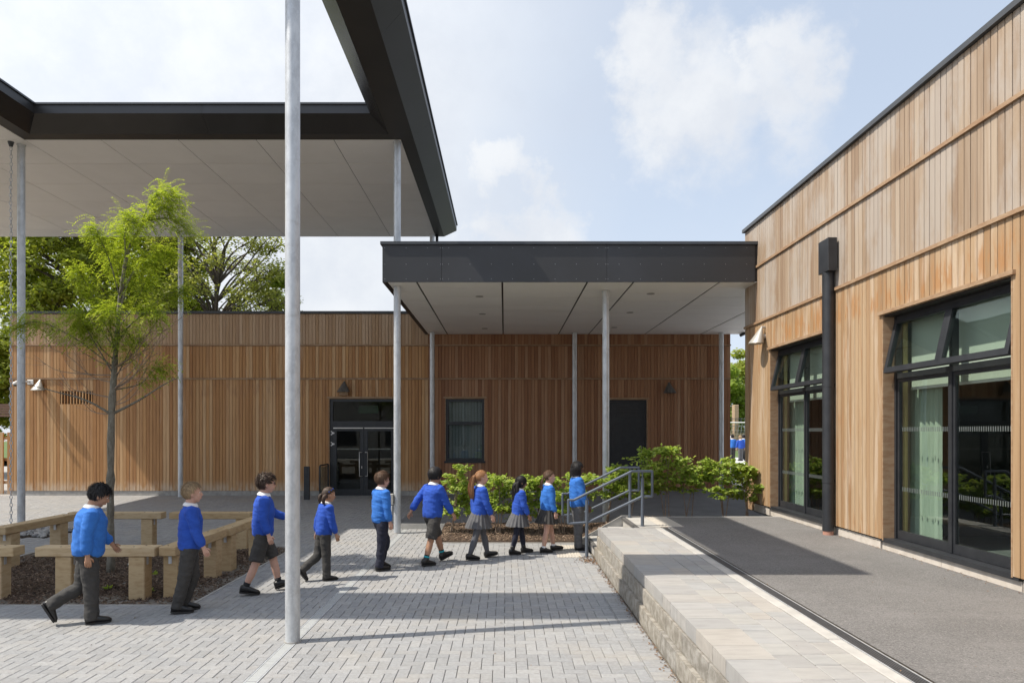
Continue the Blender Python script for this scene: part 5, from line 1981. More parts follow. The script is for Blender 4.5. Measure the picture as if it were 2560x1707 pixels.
def remesh(m, voxel, smooth=3, fac=0.5):
    me = m.mesh('tmp')
    ob = bpy.data.objects.new('tmp', me)
    COL.objects.link(ob)
    md = ob.modifiers.new('r', 'REMESH')
    md.mode = 'VOXEL'
    md.voxel_size = voxel
    md.adaptivity = 0
    s = ob.modifiers.new('s', 'SMOOTH')
    s.factor = fac
    s.iterations = smooth
    dg = bpy.context.evaluated_depsgraph_get()
    new = bpy.data.meshes.new_from_object(ob.evaluated_get(dg))
    bpy.data.objects.remove(ob)
    bpy.data.meshes.remove(me)
    out_ = MB()
    out_.v = [v.co[:] for v in new.vertices]
    out_.f = [tuple(p.vertices) for p in new.polygons]
    out_.n = [v.normal[:] for v in new.vertices]
    bpy.data.meshes.remove(new)
    return out_


def wrinkle(m, amp, fr, seed, fine=0.35):
    o = seed * 13.7
    nv = []
    for p, n_ in zip(m.v, m.n):
        d = noise.noise((p[0] * fr[0] + o, p[1] * fr[1], p[2] * fr[2])) + fine * noise.noise((p[0] * fr[0] * 2.6, p[1] * fr[1] * 2.6 + o, p[2] * fr[2] * 2.6))
        rd = noise.noise((p[0] * fr[0] * 1.5 + p[2] * 4, p[1] * fr[1] * 1.5 - o, p[2] * fr[2] * 1.3 + p[0] * 5))
        d = d * amp + amp * 0.9 * (0.35 - min(0.35, abs(rd)) * 2.0)
        nv.append((p[0] + n_[0] * d, p[1] + n_[1] * d, p[2] + n_[2] * d))
    m.v = nv
    return m


class Frame:
    def __init__(self, o, rot):
        self.o, self.r = Vector(o), rot

    def __call__(self, p):
        return self.o + self.r @ Vector(p)


def ell_ring(fr, c, a, b, n=20, sq=1.0):
    out_ = []
    for k in range(n):
        t = 2 * math.pi * k / n
        cx, sy = math.cos(t), math.sin(t)
        out_.append(fr((c[0] + a * math.copysign(abs(cx) ** sq, cx), c[1] + b * math.copysign(abs(sy) ** sq, sy), c[2]))[:])
    return out_


def person(label, x, y, z, head_deg, H, skin, hair, style, top, lower, lowmat, pose, shoes='shoe', legcover=None, socks=None, stock=1.0, glasses=False, quality=1.0, seed=0, group='children walking in line', lip=None):
    r = random.Random(500 + seed)
    e = empty('person', (x, y, z), label, 'person', group, R(head_deg))
    PI = math.pi
    sk = SK[skin]
    g = lambda k, d=0: R(pose.get(k, d))
    # ---- legs
    Lth, Lsh = 0.245 * H, 0.213 * H

    def leg(side):
        th, kn, ft = g(side + 'h'), g(side + 'k'), g(side + 'f')
        sy = 0.050 * H * (1 if side == 'l' else -1) * (0.85 + 0.15 * stock)
        hip = Vector((0, sy, 0))
        knee = hip + Vector((math.sin(th), 0, -math.cos(th))) * Lth
        ank = knee + Vector((math.sin(th - kn), 0, -math.cos(th - kn))) * Lsh
        rot = Matrix.Rotation(ft, 3, 'Y')
        pts = [ank + rot @ Vector((q, 0, -0.045 * H)) for q in (-0.038 * H, 0.085 * H, 0.118 * H)]
        return hip, knee, ank, rot, min(p.z for p in pts)
    lg = {s: leg(s) for s in 'lr'}
    pz = -min(lg['l'][4], lg['r'][4])
    P = Vector((0, 0, pz))
    for s in 'lr':
        h, k, a_, rt_, q = lg[s]
        lg[s] = (h + P, k + P, a_ + P, rt_)
    # ---- torso frame
    lean = g('lean', 3)
    Rt = Matrix.Rotation(lean, 3, 'Y') @ Matrix.Rotation(g('twist'), 3, 'Z')
    TF = Frame(P, Rt)                     # origin at hip joint level
    zz = lambda f: (f - 0.50) * H         # heights as a fraction of H above the hip line
    W = stock
    # ---- arms
    arms = {}
    for s, sg in (('l', 1), ('r', -1)):
        sh = TF((0, sg * 0.106 * H * (0.9 + 0.1 * W), zz(0.79)))
        al, ab, el = g(s + 'a'), g(s + 'b', 8), g(s + 'e', 12)
        d1 = Rt @ Vector((math.sin(al) * math.cos(ab), sg * math.sin(ab), -math.cos(al) * math.cos(ab)))
        a2 = al + el
        d2 = Rt @ Vector((math.sin(a2) * math.cos(ab * .4), sg * math.sin(ab * .4), -math.cos(a2) * math.cos(ab * .4)))
        eb = sh + d1 * 0.160 * H
        wr = eb + d2 * 0.138 * H
        arms[s] = (sh, eb, wr, d1, d2, sg)
    vox = 0.0088 / quality
    # ================= body
    body = MB()
    body.rings([ell_ring(TF, (0, 0, zz(f)), a * H, b * H, 14) for f, a, b in ((0.49, .05, .07), (0.6, .055, .075), (0.72, .06, .085), (0.79, .045, .075), (0.82, .03, .035))])
    for s in 'lr':
        h, k, a_, rt_ = lg[s]
        body.tube(crv([h, k, a_], 4), [q * H * (0.8 + 0.2 * W) for q in (0.050, 0.047, 0.043, 0.038, 0.032, 0.034, 0.033, 0.026, 0.021)], 12)
        body.ellipsoid((k + Vector((0.006 * H, 0, 0)))[:], (0.033 * H * (0.8 + .2 * W),) * 3, 10, 8)
        body.ellipsoid((a_ + rt_ @ Vector((0.03 * H, 0, -0.02 * H)))[:], (0.06 * H, 0.024 * H, 0.02 * H), 10, 6, rt_)
        sh, eb, wr, d1, d2, sg = arms[s]
        body.tube([sh, eb, wr], [0.026 * H, 0.022 * H, 0.0165 * H], 10)
        # palm
        body.tube([wr, wr + d2 * 0.02 * H, wr + d2 * 0.052 * H], [(0.016 * H, 0.013 * H), (0.020 * H, 0.012 * H), (0.022 * H, 0.010 * H)], 10)
    B = remesh(body, vox * 1.05, 3)
    full = MB()
    full.add(B.v, B.f)
    for s in 'lr':
        sh, eb, wr, d1, d2, sg = arms[s]
        u = d2.cross(Vector((0, 1, 0)))
        fwd = (Rt @ Vector((1, 0, 0)))
        fwd = (fwd - d2 * fwd.dot(d2)).normalized()
        inn = d2.cross(fwd).normalized()
        if inn.y * sg > 0: inn = -inn
        base = wr + d2 * 0.046 * H
        for i, (o_, fl) in enumerate(((0.016, 0.040), (0.0055, 0.045), (-0.0055, 0.042), (-0.0155, 0.034))):
            p0 = base + fwd * o_ * H
            p1 = p0 + (d2 * 0.97 + inn * 0.15) .normalized() * fl * 0.45 * H
            p2 = p1 + (d2 * 0.8 + inn * 0.55 + fwd * 0.05).normalized() * fl * 0.32 * H
            p3 = p2 + (d2 * 0.45 + inn * 0.85).normalized() * fl * 0.25 * H
            full.tube([p0 - d2 * .012 * H, p0, p1, p2, p3], [0.0058 * H, 0.0060 * H, 0.0056 * H, 0.005 * H, 0.0036 * H], 6)
        t0 = wr + d2 * 0.016 * H + fwd * 0.012 * H
        t1 = t0 + (d2 * 0.6 + fwd * 0.75 + inn * 0.3).normalized() * 0.022 * H
        t2 = t1 + (d2 * 0.9 + fwd * 0.25 + inn * 0.35).normalized() * 0.022 * H
        full.tube([t0, t1, t2], [0.0075 * H, 0.0065 * H, 0.0045 * H], 6)
    # ================= head
    S = 0.161 * H
    nod, turn = g('nod', 0), g('turn', 0)
    nb_ = TF((-0.004 * H, 0, zz(0.815)))
    Rh = Matrix.Rotation(turn, 3, 'Z') @ Matrix.Rotation(nod, 3, 'Y')
    hc = nb_ + Matrix.Rotation(lean + nod * .6, 3, 'Y') @ Vector((0.022 * H, 0, 0.105 * H))
    HF = Frame(hc, Rh)
    hd = MB()

    def el(c, rr_, m=hd, seg=14, ring=10):
        m.ellipsoid(HF(Vector(c) * S)[:], tuple(q * S for q in rr_), seg, ring, Rh)
    el((-0.05, 0, 0.11), (0.43, 0.345, 0.395))
    el((0.09, 0, -0.13), (0.275, 0.262, 0.34))
    el((0.20, 0, -0.38), (0.105, 0.12, 0.09))
    el((0.06, 0.0, -0.30), (0.22, 0.22, 0.14))
    el((0.27, 0, 0.10), (0.11, 0.24, 0.10))
    el((0.245, 0.14, -0.12), (0.11, 0.10, 0.11))
    el((0.245, -0.14, -0.12), (0.11, 0.10, 0.11))
    el((0.32, 0, -0.25), (0.075, 0.11, 0.075))
    hd.tube([HF(Vector((0.34, 0, 0.05)) * S), HF(Vector((0.40, 0, -0.06)) * S), HF(Vector((0.435, 0, -0.125)) * S), HF(Vector((0.36, 0, -0.165)) * S)],
            [0.035 * S, 0.042 * S, 0.058 * S, 0.04 * S], 8)
    for sg in (1, -1):
        el((-0.03, sg * 0.345, -0.05), (0.075, 0.032, 0.115))
        el((-0.07, sg * 0.365, -0.02), (0.04, 0.03, 0.10))
    hd.tube([nb_ - Vector((0, 0, 0.03 * H)), nb_, HF(Vector((-0.08, 0, -0.22)) * S)], [0.040 * H * (.85 + .15 * W), 0.036 * H * (.85 + .15 * W), 0.037 * H], 14)
    Hd = remesh(hd, 0.0052 / quality, 4)
    full.add(Hd.v, Hd.f)
    full.build('body', sk, e, smooth=True, local=True)
    for sg in (1, -1):
        m = MB()
        m.ellipsoid(HF(Vector((0.318, sg * 0.135, 0.012)) * S)[:], (0.032 * S, 0.055 * S, 0.030 * S), 8, 6, Rh)
        ey = m.build('eye', m_eye, e, smooth=True, local=True)
        m = MB()
        m.ellipsoid(HF(Vector((0.338, sg * 0.138, 0.012)) * S)[:], (0.016 * S, 0.028 * S, 0.028 * S), 8, 6, Rh)
        m.build('iris', m_iris, ey, smooth=True, local=True)
        m = MB()
        m.tube([HF(Vector((0.365, sg * 0.07, 0.105)) * S), HF(Vector((0.355, sg * 0.15, 0.125)) * S), HF(Vector((0.29, sg * 0.225, 0.10)) * S)], [0.014 * S, 0.016 * S, 0.008 * S], 5)
        m.build('eyebrow', HR[hair if hair != 'blond' else 'fair'], e, smooth=True, local=True)
    m = MB()
    m.ellipsoid(HF(Vector((0.378, 0, -0.238)) * S)[:], (0.022 * S, 0.085 * S, 0.016 * S), 8, 6, Rh)
    m.ellipsoid(HF(Vector((0.372, 0, -0.268)) * S)[:], (0.024 * S, 0.075 * S, 0.018 * S), 8, 6, Rh)
    m.build('lips', lip or (m_lip if skin in ('fair', 'tan') else m_lip2), e, smooth=True, local=True)
    if glasses:
        m = MB()
        for sg in (1, -1):
            ring = [HF(Vector((0.40, sg * 0.14 + 0.095 * math.cos(t * PI / 6), 0.0 + 0.075 * math.sin(t * PI / 6))) * S) for t in range(13)]
            m.tube(ring, 0.011 * S, 5)
            m.tube([HF(Vector((0.39, sg * 0.235, 0.02)) * S), HF(Vector((0.2, sg * 0.325, 0.03)) * S), HF(Vector((-0.06, sg * 0.375, 0.02)) * S)], 0.010 * S, 5)
        m.tube([HF(Vector((0.41, -0.045, 0.01)) * S), HF(Vector((0.42, 0, 0.02)) * S), HF(Vector((0.41, 0.045, 0.01)) * S)], 0.010 * S, 5)
        m.build('glasses', m_frame if skin != 'dark' else surf('amber_frame', (0.35, 0.16, 0.05), rough=0.3), e, smooth=True, local=True)
    # ================= hair
    hairb = MB()
    HC, HRr = Vector((-0.055, 0, 0.115)), Vector((0.455, 0.372, 0.425))

    def hairline(p):
        """p on the unit sphere; is there scalp hair"""
        q = Vector((HC.x + p.x * HRr.x, HC.y + p.y * HRr.y, HC.z + p.z * HRr.z))
        if q.x > 0.18: return q.z > 0.27
        if q.x > 0.03: return q.z > 0.27 - (0.18 - q.x) * 1.3
        if q.x > -0.14: return q.z > 0.055 + (0.0 if abs(q.y) > 0.2 else 0)
        return q.z > (-0.24 if style in ('short', 'crop', 'quiff') else -0.22)
    seg, ring = 26, 18
    idx = {}
    vs, fs = [], []
    for i in range(ring + 1):
        a_ = PI * i / ring
        for j in range(seg):
            b_ = 2 * PI * j / seg
            p = Vector((math.sin(a_) * math.cos(b_), math.sin(a_) * math.sin(b_), math.cos(a_)))
            bulk = 1.0 + (0.10 if style in ('short', 'quiff', 'bob') else 0.03) * max(0, p.z) + 0.02 * noise.noise(p * 5 + Vector((seed, 0, 0)))
            if style == 'bob': bulk += 0.05
            ok = hairline(p)
            vs.append((HF(Vector((HC.x + p.x * HRr.x * bulk, HC.y + p.y * HRr.y * bulk, HC.z + p.z * HRr.z * bulk)) * S)[:], ok))
    for i in range(ring):
        for j in range(seg):
            q = (i * seg + j, i * seg + (j + 1) % seg, (i + 1) * seg + (j + 1) % seg, (i + 1) * seg + j)
            if all(vs[k][1] for k in q):
                fs.append((q[0], q[3], q[2], q[1]))
    hairb.add([v[0] for v in vs], fs)

    def strand(pts, w, nrm):
        pts = [Vector(p) for p in pts]
        n_ = len(pts)
        vv = []
        for i, p in enumerate(pts):
            t = (pts[min(i + 1, n_ - 1)] - pts[max(i - 1, 0)])
            s_ = t.cross(nrm)
            if s_.length < 1e-7: s_ = t.orthogonal()
            s_.normalize()
            ww = w * (1 - 0.85 * (i / (n_ - 1)) ** 2)
            vv += [(p + s_ * ww / 2)[:], (p - s_ * ww / 2)[:]]
        hairb.add(vv, [(2 * i, 2 * i + 1, 2 * i + 3, 2 * i + 2) for i in range(n_ - 1)])
    crown = Vector((-0.35, 0.1, 0.93)).normalized()
    tie = {'pony': Vector((-1.0, 0, 0.15)), 'lowpony': Vector((-1.0, 0, -0.25)), 'pigtails': None}.get(style)
    nst = int({'short': 1300, 'crop': 1300, 'quiff': 1300, 'bob': 1400, 'pony': 700, 'lowpony': 700, 'long': 800, 'pigtails': 600, 'braids': 500}[style] * min(1, quality))
    for k in range(nst):
        p = rvec(r)
        if not hairline(p): continue
        # flow on the sphere
        if style in ('pony', 'lowpony'):
            goal = tie.normalized()
        elif style == 'pigtails':
            goal = Vector((-0.55, 0.85 if p.y > 0 else -0.85, 0.05)).normalized()
        elif style == 'braids':
            goal = Vector((-0.7, 0.3 if p.y > 0 else -0.3, -0.5)).normalized()
        else:
            goal = None
        steps = 5
        ln = {'short': r.uniform(.45, .8), 'crop': r.uniform(.25, .45), 'quiff': r.uniform(.4, .75), 'bob': 1.5, 'pony': 2.5, 'lowpony': 2.5, 'long': 1.7, 'pigtails': 2, 'braids': 2}[style]
        pts = []
        q = p.copy()
        lift0 = 1.02
        for i in range(steps):
            t = i / (steps - 1)
            lift = lift0 + {'short': .14, 'crop': .10, 'quiff': .20, 'bob': .10, 'pony': .02, 'lowpony': .02, 'long': .06, 'pigtails': .02, 'braids': .03}[style] * math.sin(t * PI * .55) * (0.6 + 0.6 * max(0, p.z)) * (r.uniform(.3, 1.8) if style in ('short', 'crop', 'quiff') else r.uniform(.5, 1.5))
            pts.append(HF(Vector((HC.x + q.x * HRr.x * lift, HC.y + q.y * HRr.y * lift, HC.z + q.z * HRr.z * lift)) * S))
            if goal is not None:
                d = goal - q * goal.dot(q)
                if (goal - q).length < 0.12: break
                if d.length > 1e-4: d.normalize()
                step = min(ln / steps, (goal - q).length)
            else:
                d = q - crown * 1.0
                d = d - q * d.dot(q)
                if style == 'quiff' and p.x > 0: d = d + Vector((0.4, 0.2, 0.5))
                if style in ('bob', 'long'): d = d + Vector((-0.15, 0, -0.7))
                d = d + rvec(r) * (0.55 if style == 'quiff' else 0.32)
                d = d - q * d.dot(q)
                if d.length > 1e-4: d.normalize()
                step = ln / steps
            q = (q + d * step)
            if style in ('bob', 'long') and q.z < -0.45:
                q.z = max(q.z, -1.3 if style == 'long' else -0.75)
                q = Vector((q.x, q.y, 0)).normalized() * max(.75, min(1, Vector((q.x, q.y, 0)).length)) + Vector((0, 0, q.z))
            else:
                q.normalize()
        if len(pts) >= 3:
            strand(pts, r.uniform(.025, .055) * S, (pts[1] - hc).normalized())

    def tail(start, pts, n_, spread0, spread1, core=0.05, wav=0.0):
        c = crv([start] + [Vector(q) for q in pts], 5)
        L_ = len(c)
        hairb.tube(c, [S * core * (0.7 + 0.6 * math.sin(PI * min(1, i / (L_ - 1) * 0.9 + .1))) for i in range(L_)], 8)
        for k in range(n_):
            o_ = rvec(r)
            ph = r.uniform(0, 6)
            pp = []
            end = r.uniform(.75, 1.0)
            for i in range(0, L_, 2):
                t = i / (L_ - 1)
                if t > end: break
                sp = (spread0 + (spread1 - spread0) * math.sin(PI * min(1, t * 0.85))) * S
                pp.append(c[i] + o_ * sp * (1 + .0 * t) + Vector((math.sin(ph + t * 14), math.cos(ph + t * 12), 0)) * wav * S * t)
            if len(pp) > 2: strand(pp, r.uniform(.05, .09) * S, Vector((r.uniform(-1, 1), -1, 0)))
    hs = lambda x_, y_, z_: HF(Vector((x_, y_, z_)) * S)
    if style == 'pony':
        t0 = hs(-0.50, 0, 0.16)
        tail(t0, [t0 + Vector((-0.22 * S, 0, -0.25 * S)), t0 + Vector((-0.34 * S, -.03 * S, -0.85 * S)), t0 + Vector((-0.30 * S, -.05 * S, -1.35 * S)), t0 + Vector((-0.22 * S, -.05 * S, -1.6 * S))], 150, 0.05, 0.20, 0.12)
        m = MB(); m.ellipsoid((t0 + Vector((-.02 * S, 0, 0)))[:], (.06 * S, .075 * S, .075 * S), 8, 6); m.build('hair_tie', m_bsock, e, smooth=True, local=True)
    elif style == 'lowpony':
        t0 = hs(-0.49, 0, -0.06)
        tail(t0, [t0 + Vector((-0.14 * S, 0, -0.25 * S)), t0 + Vector((-0.16 * S, 0, -0.6 * S)), t0 + Vector((-0.13 * S, -.02 * S, -0.95 * S))], 80, 0.03, 0.09, 0.07)
        m = MB(); m.ellipsoid((t0 + Vector((-.02 * S, 0, 0)))[:], (.05 * S, .06 * S, .06 * S), 8, 6); m.build('hair_tie', m_bsock, e, smooth=True, local=True)
    elif style == 'long':
        for (yy, xo) in ((-.26, -.12), (-.12, -.26), (0.08, -.3), (0.24, -.16)):
            t0 = hs(-0.30, yy, 0.10)
            tail(t0, [t0 + Vector((xo * S * .9, 0, -0.35 * S)), t0 + Vector((xo * S * 1.1, yy * S * .1, -0.95 * S)), t0 + Vector((xo * S * 1.1, yy * S * .1, -1.75 * S))], 60, 0.06, 0.15, 0.12, wav=0.06)
    elif style == 'pigtails':
        for sg in (1, -1):
            t0 = hs(-0.32, sg * 0.34, 0.02)
            tail(t0, [t0 + Vector((-0.14 * S, sg * .05 * S, -0.12 * S)), t0 + Vector((-0.20 * S, sg * .03 * S, -0.35 * S)), t0 + Vector((-0.17 * S, 0, -0.62 * S))], 45, 0.05, 0.11, 0.11)
            m = MB(); m.ellipsoid((t0)[:], (.055 * S,) * 3, 8, 6); m.build('hair_bobble', m_blueB, e, smooth=True, local=True)
            for q in ((0.15, sg * .25, .44), (0.0, sg * .32, .34), (-.15, sg * .36, .22)):
                m = MB(); m.ellipsoid(hs(*q)[:], (.04 * S,) * 3, 8, 6); m.build('hair_bobble', m_blueB, e, smooth=True, local=True)
    elif style == 'braids':
        for k in range(22):
            a_ = R(70 + 220 * k / 21)
            px_, py_ = math.cos(a_) * 0.42 - 0.06, math.sin(a_) * 0.37
            t0 = hs(px_ * .8, py_ * .9, 0.22 + .1 * r.random())
            pts = crv([t0, hs(px_ * 1.06, py_ * 1.08, -0.02), hs(px_ * 1.10, py_ * 1.06, -0.30), hs(px_ * 1.1 - .02, py_ * 1.02, r.uniform(-.62, -.48))], 7)
            hairb.tube(pts, [S * (0.034 + 0.010 * math.sin(i * 2.1)) for i in range(len(pts))], 6)
    hairb.build('hair', HR[hair], e, smooth=True, local=True)
    # ================= sweater
    sw = MB()
    rg = [(0.478, .070, .092), (0.492, .082, .103), (0.53, .088, .108), (0.60, .087, .107), (0.68, .088, .112), (0.74, .085, .114), (0.785, .072, .105), (0.812, .054, .074), (0.828, .045, .052)]
    sw.rings([ell_ring(TF, (0.004 * H * (1 if .6 < f < .75 else 0), 0, zz(f)), a * H * W, b * H * (0.5 + .5 * W), 22, 0.9) for f, a, b in rg])
    for s in 'lr':
        sh, eb, wr, d1, d2, sg = arms[s]
        c0 = sh + (TF((0, 0, zz(0.77))) - sh) * 0.25
        cuff = eb + d2 * 0.128 * H
        sw.tube([c0, sh + d1 * 0.012 * H, sh.lerp(eb, .5), eb, eb.lerp(cuff, .5), eb + d2 * 0.104 * H, eb + d2 * 0.112 * H, cuff],
                [q * H * (0.75 + .25 * W) for q in (0.050, 0.049, 0.043, 0.039, 0.036, 0.034, 0.027, 0.0255)], 14)
    SWm = wrinkle(remesh(sw, vox, 3), 0.0065 * H / 1.4, (5, 5, 13), seed, 0.35)
    SWm.build('sweater', top, e, smooth=True, local=True)
    # collar
    m = MB()
    CF = Frame(TF((0, 0, zz(0.822))), Rt @ Matrix.Rotation(R(10), 3, 'Y'))
    m.rings([ell_ring(CF, (0, 0, h_ * H), a * H, b * H, 20) for h_, a, b in ((0.020, .039, .040), (0.026, .043, .044), (0.015, .051, .055), (0.000, .057, .066), (-0.006, .056, .065), (0.0, .048, .055))], cap=False)
    m.build('collar', m_wcot, e, smooth=True, local=True)
    # ================= lower garment
    lw = MB()
    if lower in ('trousers', 'shorts'):
        lw.rings([ell_ring(TF, (0, 0, zz(f)), a * H * W, b * H * (.5 + .5 * W), 18, 0.92) for f, a, b in ((0.575, .072, .090), (0.53, .078, .096), (0.485, .078, .098), (0.455, .062, .088))])
        for s in 'lr':
            h, k, a_, rt_ = lg[s]
            ww = .72 + .28 * W
            if lower == 'trousers':
                sh_ = (a_ - k).normalized()
                lw.tube(crv([h, h.lerp(k, .5), k, k.lerp(a_, .5), a_ + sh_ * 0.016 * H], 3), [q * H * ww for q in (0.062, 0.060, 0.058, 0.056, 0.054, 0.051, 0.049, 0.047, 0.046, 0.045, 0.044, 0.044, 0.045)], 14)
            else:
                end = h.lerp(k, 0.93)
                lw.tube([h, h.lerp(end, .5), end], [0.064 * H * ww, 0.062 * H * ww, 0.062 * H * ww], 14)
        LW = wrinkle(remesh(lw, vox, 3), 0.007 * H / 1.4, (7, 7, 13), seed + 3, 0.4)
        LW.build(lower, lowmat, e, smooth=True, local=True)
    else:
        np_ = 17
        rs = []
        SF = Frame(P, Matrix.Rotation(lean * .5, 3, 'Y'))
        for t in [i / 8 for i in range(9)]:
            f = 0.565 - t * 0.205
            row = []
            for k in range(np_ * 6):
                a_ = 2 * PI * k / (np_ * 6)
                ph = (k % 6) / 6
                pl = (1 - abs(ph * 2 - 1)) * 0.020 * t + 0.012 * t * noise.noise((math.cos(a_) * 2 + seed, math.sin(a_) * 2, t))
                rx, ry = (0.074 + 0.062 * t + pl) * H, (0.092 + 0.045 * t + pl) * H
                row.append(SF((rx * math.cos(a_) - 0.01 * t * H, ry * math.sin(a_), zz(f) + 0.008 * H * noise.noise((math.cos(a_) * 1.5, math.sin(a_) * 1.5, seed)) * t))[:])
            rs.append(row)
        lw.rings(rs, cap=False)
        lw.build('skirt', lowmat, e, smooth=True, local=True)
    # tights / socks
    if legcover is not None:
        for s in 'lr':
            h, k, a_, rt_ = lg[s]
            m = MB()
            m.tube(crv([h.lerp(k, .3), k, a_], 4), [q * H * (0.8 + 0.2 * W) * 1.07 for q in (0.046, 0.042, 0.040, 0.037, 0.0335, 0.0355, 0.034, 0.027, 0.0225)], 12)
            m.build('tights', legcover, e, smooth=True, local=True)
    if socks is not None:
        for s in 'lr':
            h, k, a_, rt_ = lg[s]
            top_ = a_.lerp(k, socks[1])
            m = MB()
            m.tube([top_, a_.lerp(k, socks[1] * .5), a_, a_ + rt_ @ Vector((0.01 * H, 0, -0.012 * H))], [0.0285 * H, 0.0268 * H, 0.026 * H, 0.028 * H], 12)
            so = m.build('sock', socks[0], e, smooth=True, local=True)
            if len(socks) > 2:
                m = MB()
                b0, b1 = a_.lerp(k, socks[1] * .55), a_.lerp(k, socks[1] * .8)
                m.tube([b0, b1], [0.0290 * H, 0.0292 * H], 12)
                m.build('stripe', socks[2], so, smooth=True, local=True)
    # shoes
    for s in 'lr':
        h, k, a_, rt_ = lg[s]
        SFm = Frame(a_, rt_)
        up = MB()
        hb = 0.022 if shoes == 'boot' else (0.010 if shoes == 'trainer' else 0.0)
        secs = ((-0.042, .020, .012), (-0.032, .028, .024), (0.0, .030, .026 + hb), (0.025, .031, .020), (0.055, .035, .006), (0.085, .036, -.003), (0.108, .032, -.009), (0.124, .019, -.022))
        rs = []
        for (xx, w_, tz) in secs:
            row = []
            z0 = -0.034
            for q in range(12):
                t = 2 * PI * q / 12
                cy, cz = math.cos(t), math.sin(t)
                zc, hh = (tz + z0) / 2, (tz - z0) / 2
                row.append(SFm((xx * H, w_ * H * math.copysign(abs(cy) ** .8, cy), (zc + hh * math.copysign(abs(cz) ** .75, cz)) * H))[:])
            rs.append(row)
        up.rings(rs)
        if shoes in ('boot', 'trainer'):
            hh_ = 0.075 if shoes == 'boot' else 0.034
            up.tube([SFm((0.0, 0, -0.005 * H)), a_.lerp(k, hh_ / 0.213)], [0.031 * H, 0.030 * H], 12)
        sh_o = up.build('shoe', m_shoe, e, smooth=True, local=True)
        so = MB()
        rs = []
        for zt in (-0.0455, -0.032):
            rs.append([SFm((px_ * H, py_ * H, zt * H))[:] for px_, py_ in ((-0.043, 0), (-0.036, .022), (-0.015, .028), (0.03, .029), (0.065, .036), (0.095, .035), (0.115, .024), (0.123, 0),
                                                                       (0.115, -.024), (0.095, -.035), (0.065, -.036), (0.03, -.029), (-0.015, -.028), (-0.036, -.022))])
        so.rings(rs)
        so.build('sole', m_sole, sh_o, local=True)
    return e


person('boy with thick black hair, azure sweater and dark trousers, leftmost of the walking line', -4.47, 7.32, 0, 34, 1.49, 'tan', 'black', 'short', m_blueA, 'trousers', m_char,
       dict(rh=4, rk=3, rf=0, lh=-10, lk=48, lf=62, ra=-9, re=16, rb=6, la=24, le=18, nod=24, lean=4), shoes='trainer', stock=1.22, seed=1)
person('fair haired boy in royal blue sweater and charcoal trousers beside the planter bench', -3.60, 7.80, 0, 26, 1.455, 'fair', 'fair', 'crop', m_blueB, 'trousers', m_char,
       dict(rh=-10, rk=3, rf=4, lh=6, lk=24, lf=6, ra=14, re=10, la=-10, nod=-4, lean=1), shoes='trainer', seed=2)
person('boy with curly brown quiff, glasses and charcoal shorts left of the near column', -3.08, 8.68, 0, 24, 1.505, 'fair', 'dbrown', 'quiff', m_blueB, 'shorts', m_char,
       dict(rh=-14, rk=8, rf=10, lh=21, lk=8, lf=-14, ra=-4, re=24, la=34, le=36, lean=2), socks=(m_bsock, .22), shoes='shoe', glasses=True, seed=3)
person('small girl with bobbled pigtails and charcoal trousers right of the near column', -2.50, 9.42, 0, 34, 1.275, 'tan', 'dbrown', 'pigtails', m_blueB, 'trousers', m_char,
       dict(rh=3, rk=2, rf=0, lh=-12, lk=38, lf=52, ra=14, re=8, la=-12, nod=6, lean=5), seed=4)
person('boy with short brown hair, azure sweater and navy trousers in front of the canopy column', -1.84, 10.12, 0, 38, 1.435, 'fair', 'brown', 'short', m_blueA, 'trousers', m_navy,
       dict(rh=-4, rk=2, rf=2, lh=20, lk=36, lf=14, ra=2, re=10, la=8, lean=1), seed=5)
person('child with smooth black bob, charcoal shorts and turquoise striped socks', -1.12, 10.56, 0, 42, 1.495, 'tan', 'black', 'bob', m_blueB, 'shorts', m_char,
       dict(rh=-14, rk=3, rf=4, lh=24, lk=5, lf=-20, ra=24, re=10, la=-36, le=8, lb=14, rb=12, lean=3), socks=(m_bsock, .30, m_teal), shoes='trainer', stock=1.1, seed=6)
person('girl with long auburn ponytail, grey pleated skirt and grey tights', -0.41, 10.98, 0, 22, 1.425, 'fair', 'auburn', 'pony', m_blueB, 'skirt', m_greyc,
       dict(rh=-15, rk=4, rf=4, lh=17, lk=5, lf=-12, ra=14, re=10, la=-10, lean=2), legcover=m_tight, seed=7)
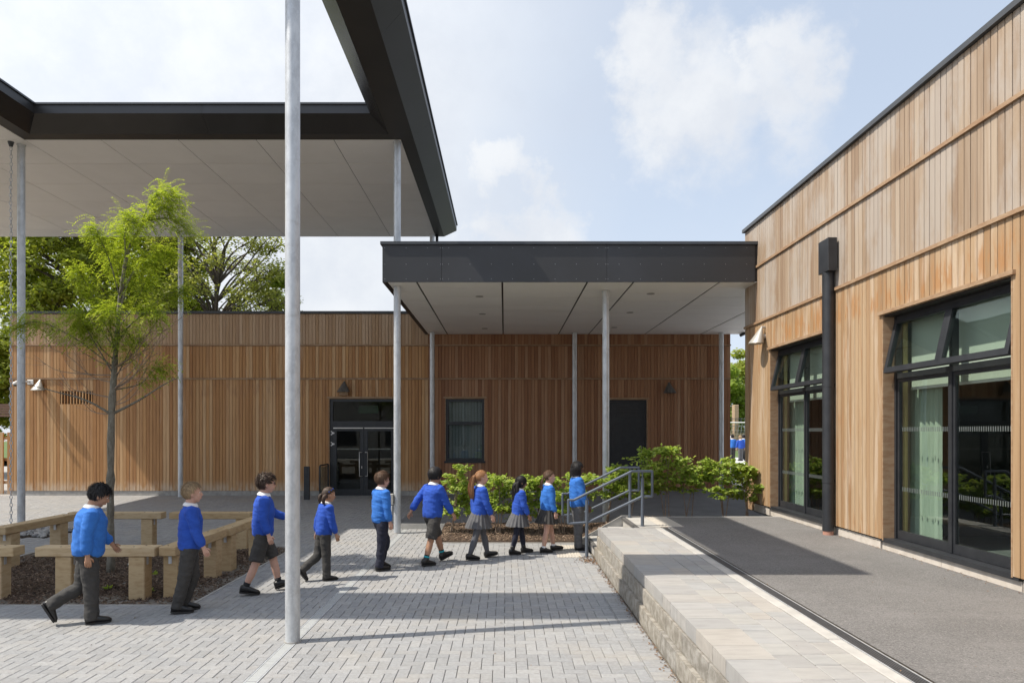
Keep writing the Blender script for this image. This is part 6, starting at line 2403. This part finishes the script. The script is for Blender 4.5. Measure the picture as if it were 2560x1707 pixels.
person('small girl with long wavy black hair, grey skirt, navy leggings and ankle boots', 0.23, 11.44, 0, 14, 1.305, 'mid', 'black', 'long', m_blueB, 'skirt', m_greyc,
       dict(rh=-11, rk=3, rf=2, lh=13, lk=5, lf=-6, ra=12, re=14, la=-6, lean=3), legcover=m_navy, shoes='boot', seed=8)
person('girl with short brown ponytail, dark skirt, bare legs and white ankle socks', 0.73, 11.62, 0, 14, 1.38, 'fair', 'brown', 'lowpony', m_blueA, 'skirt', m_char,
       dict(rh=-8, rk=2, rf=2, lh=14, lk=5, lf=-8, ra=6, re=8, la=-8, lean=1), socks=(m_wcot, .17), seed=9)
person('girl with black braids, glasses and grey trousers standing at the foot of the steps', 1.26, 11.84, 0, 10, 1.52, 'dark', 'black', 'braids', m_blueA, 'trousers', m_greyc,
       dict(rh=0, rk=0, rf=0, lh=4, lk=3, lf=0, ra=10, re=12, la=4, lean=-2), socks=(m_wcot, .1), glasses=True, seed=10)
GB = 'people standing beyond the gap'
gy = 0.44
person('child with dark hair half hidden by the timber block corner, beyond the gap', 12.55, 37.6, gy, 90, 1.42, 'mid', 'black', 'crop', m_blueA, 'trousers', m_char, dict(la=4), quality=.5, seed=11, group=GB)
person('taller blond person standing behind the blue group beyond the gap', 12.9, 39.4, gy, 60, 1.66, 'fair', 'blond', 'bob', m_wcot, 'trousers', m_char, dict(nod=20), quality=.5, seed=12, group=GB)
person('child with light brown hair seen from behind, centre of the group beyond the gap', 12.85, 37.2, gy, 95, 1.38, 'fair', 'fair', 'crop', m_blueB, 'trousers', m_greyc, dict(lb=16, rb=16), quality=.5, seed=13, group=GB)
person('child with dark bun hair standing right of the centre one beyond the gap', 13.25, 37.9, gy, 70, 1.42, 'dark', 'black', 'bob', m_blueA, 'trousers', m_char, dict(ra=8), quality=.5, seed=14, group=GB)
person('child at the right of the far group, half hidden by the classroom corner', 13.55, 37.8, gy, 100, 1.35, 'dark', 'black', 'crop', m_blueA, 'trousers', m_char, dict(ra=8), quality=.5, seed=15, group=GB)
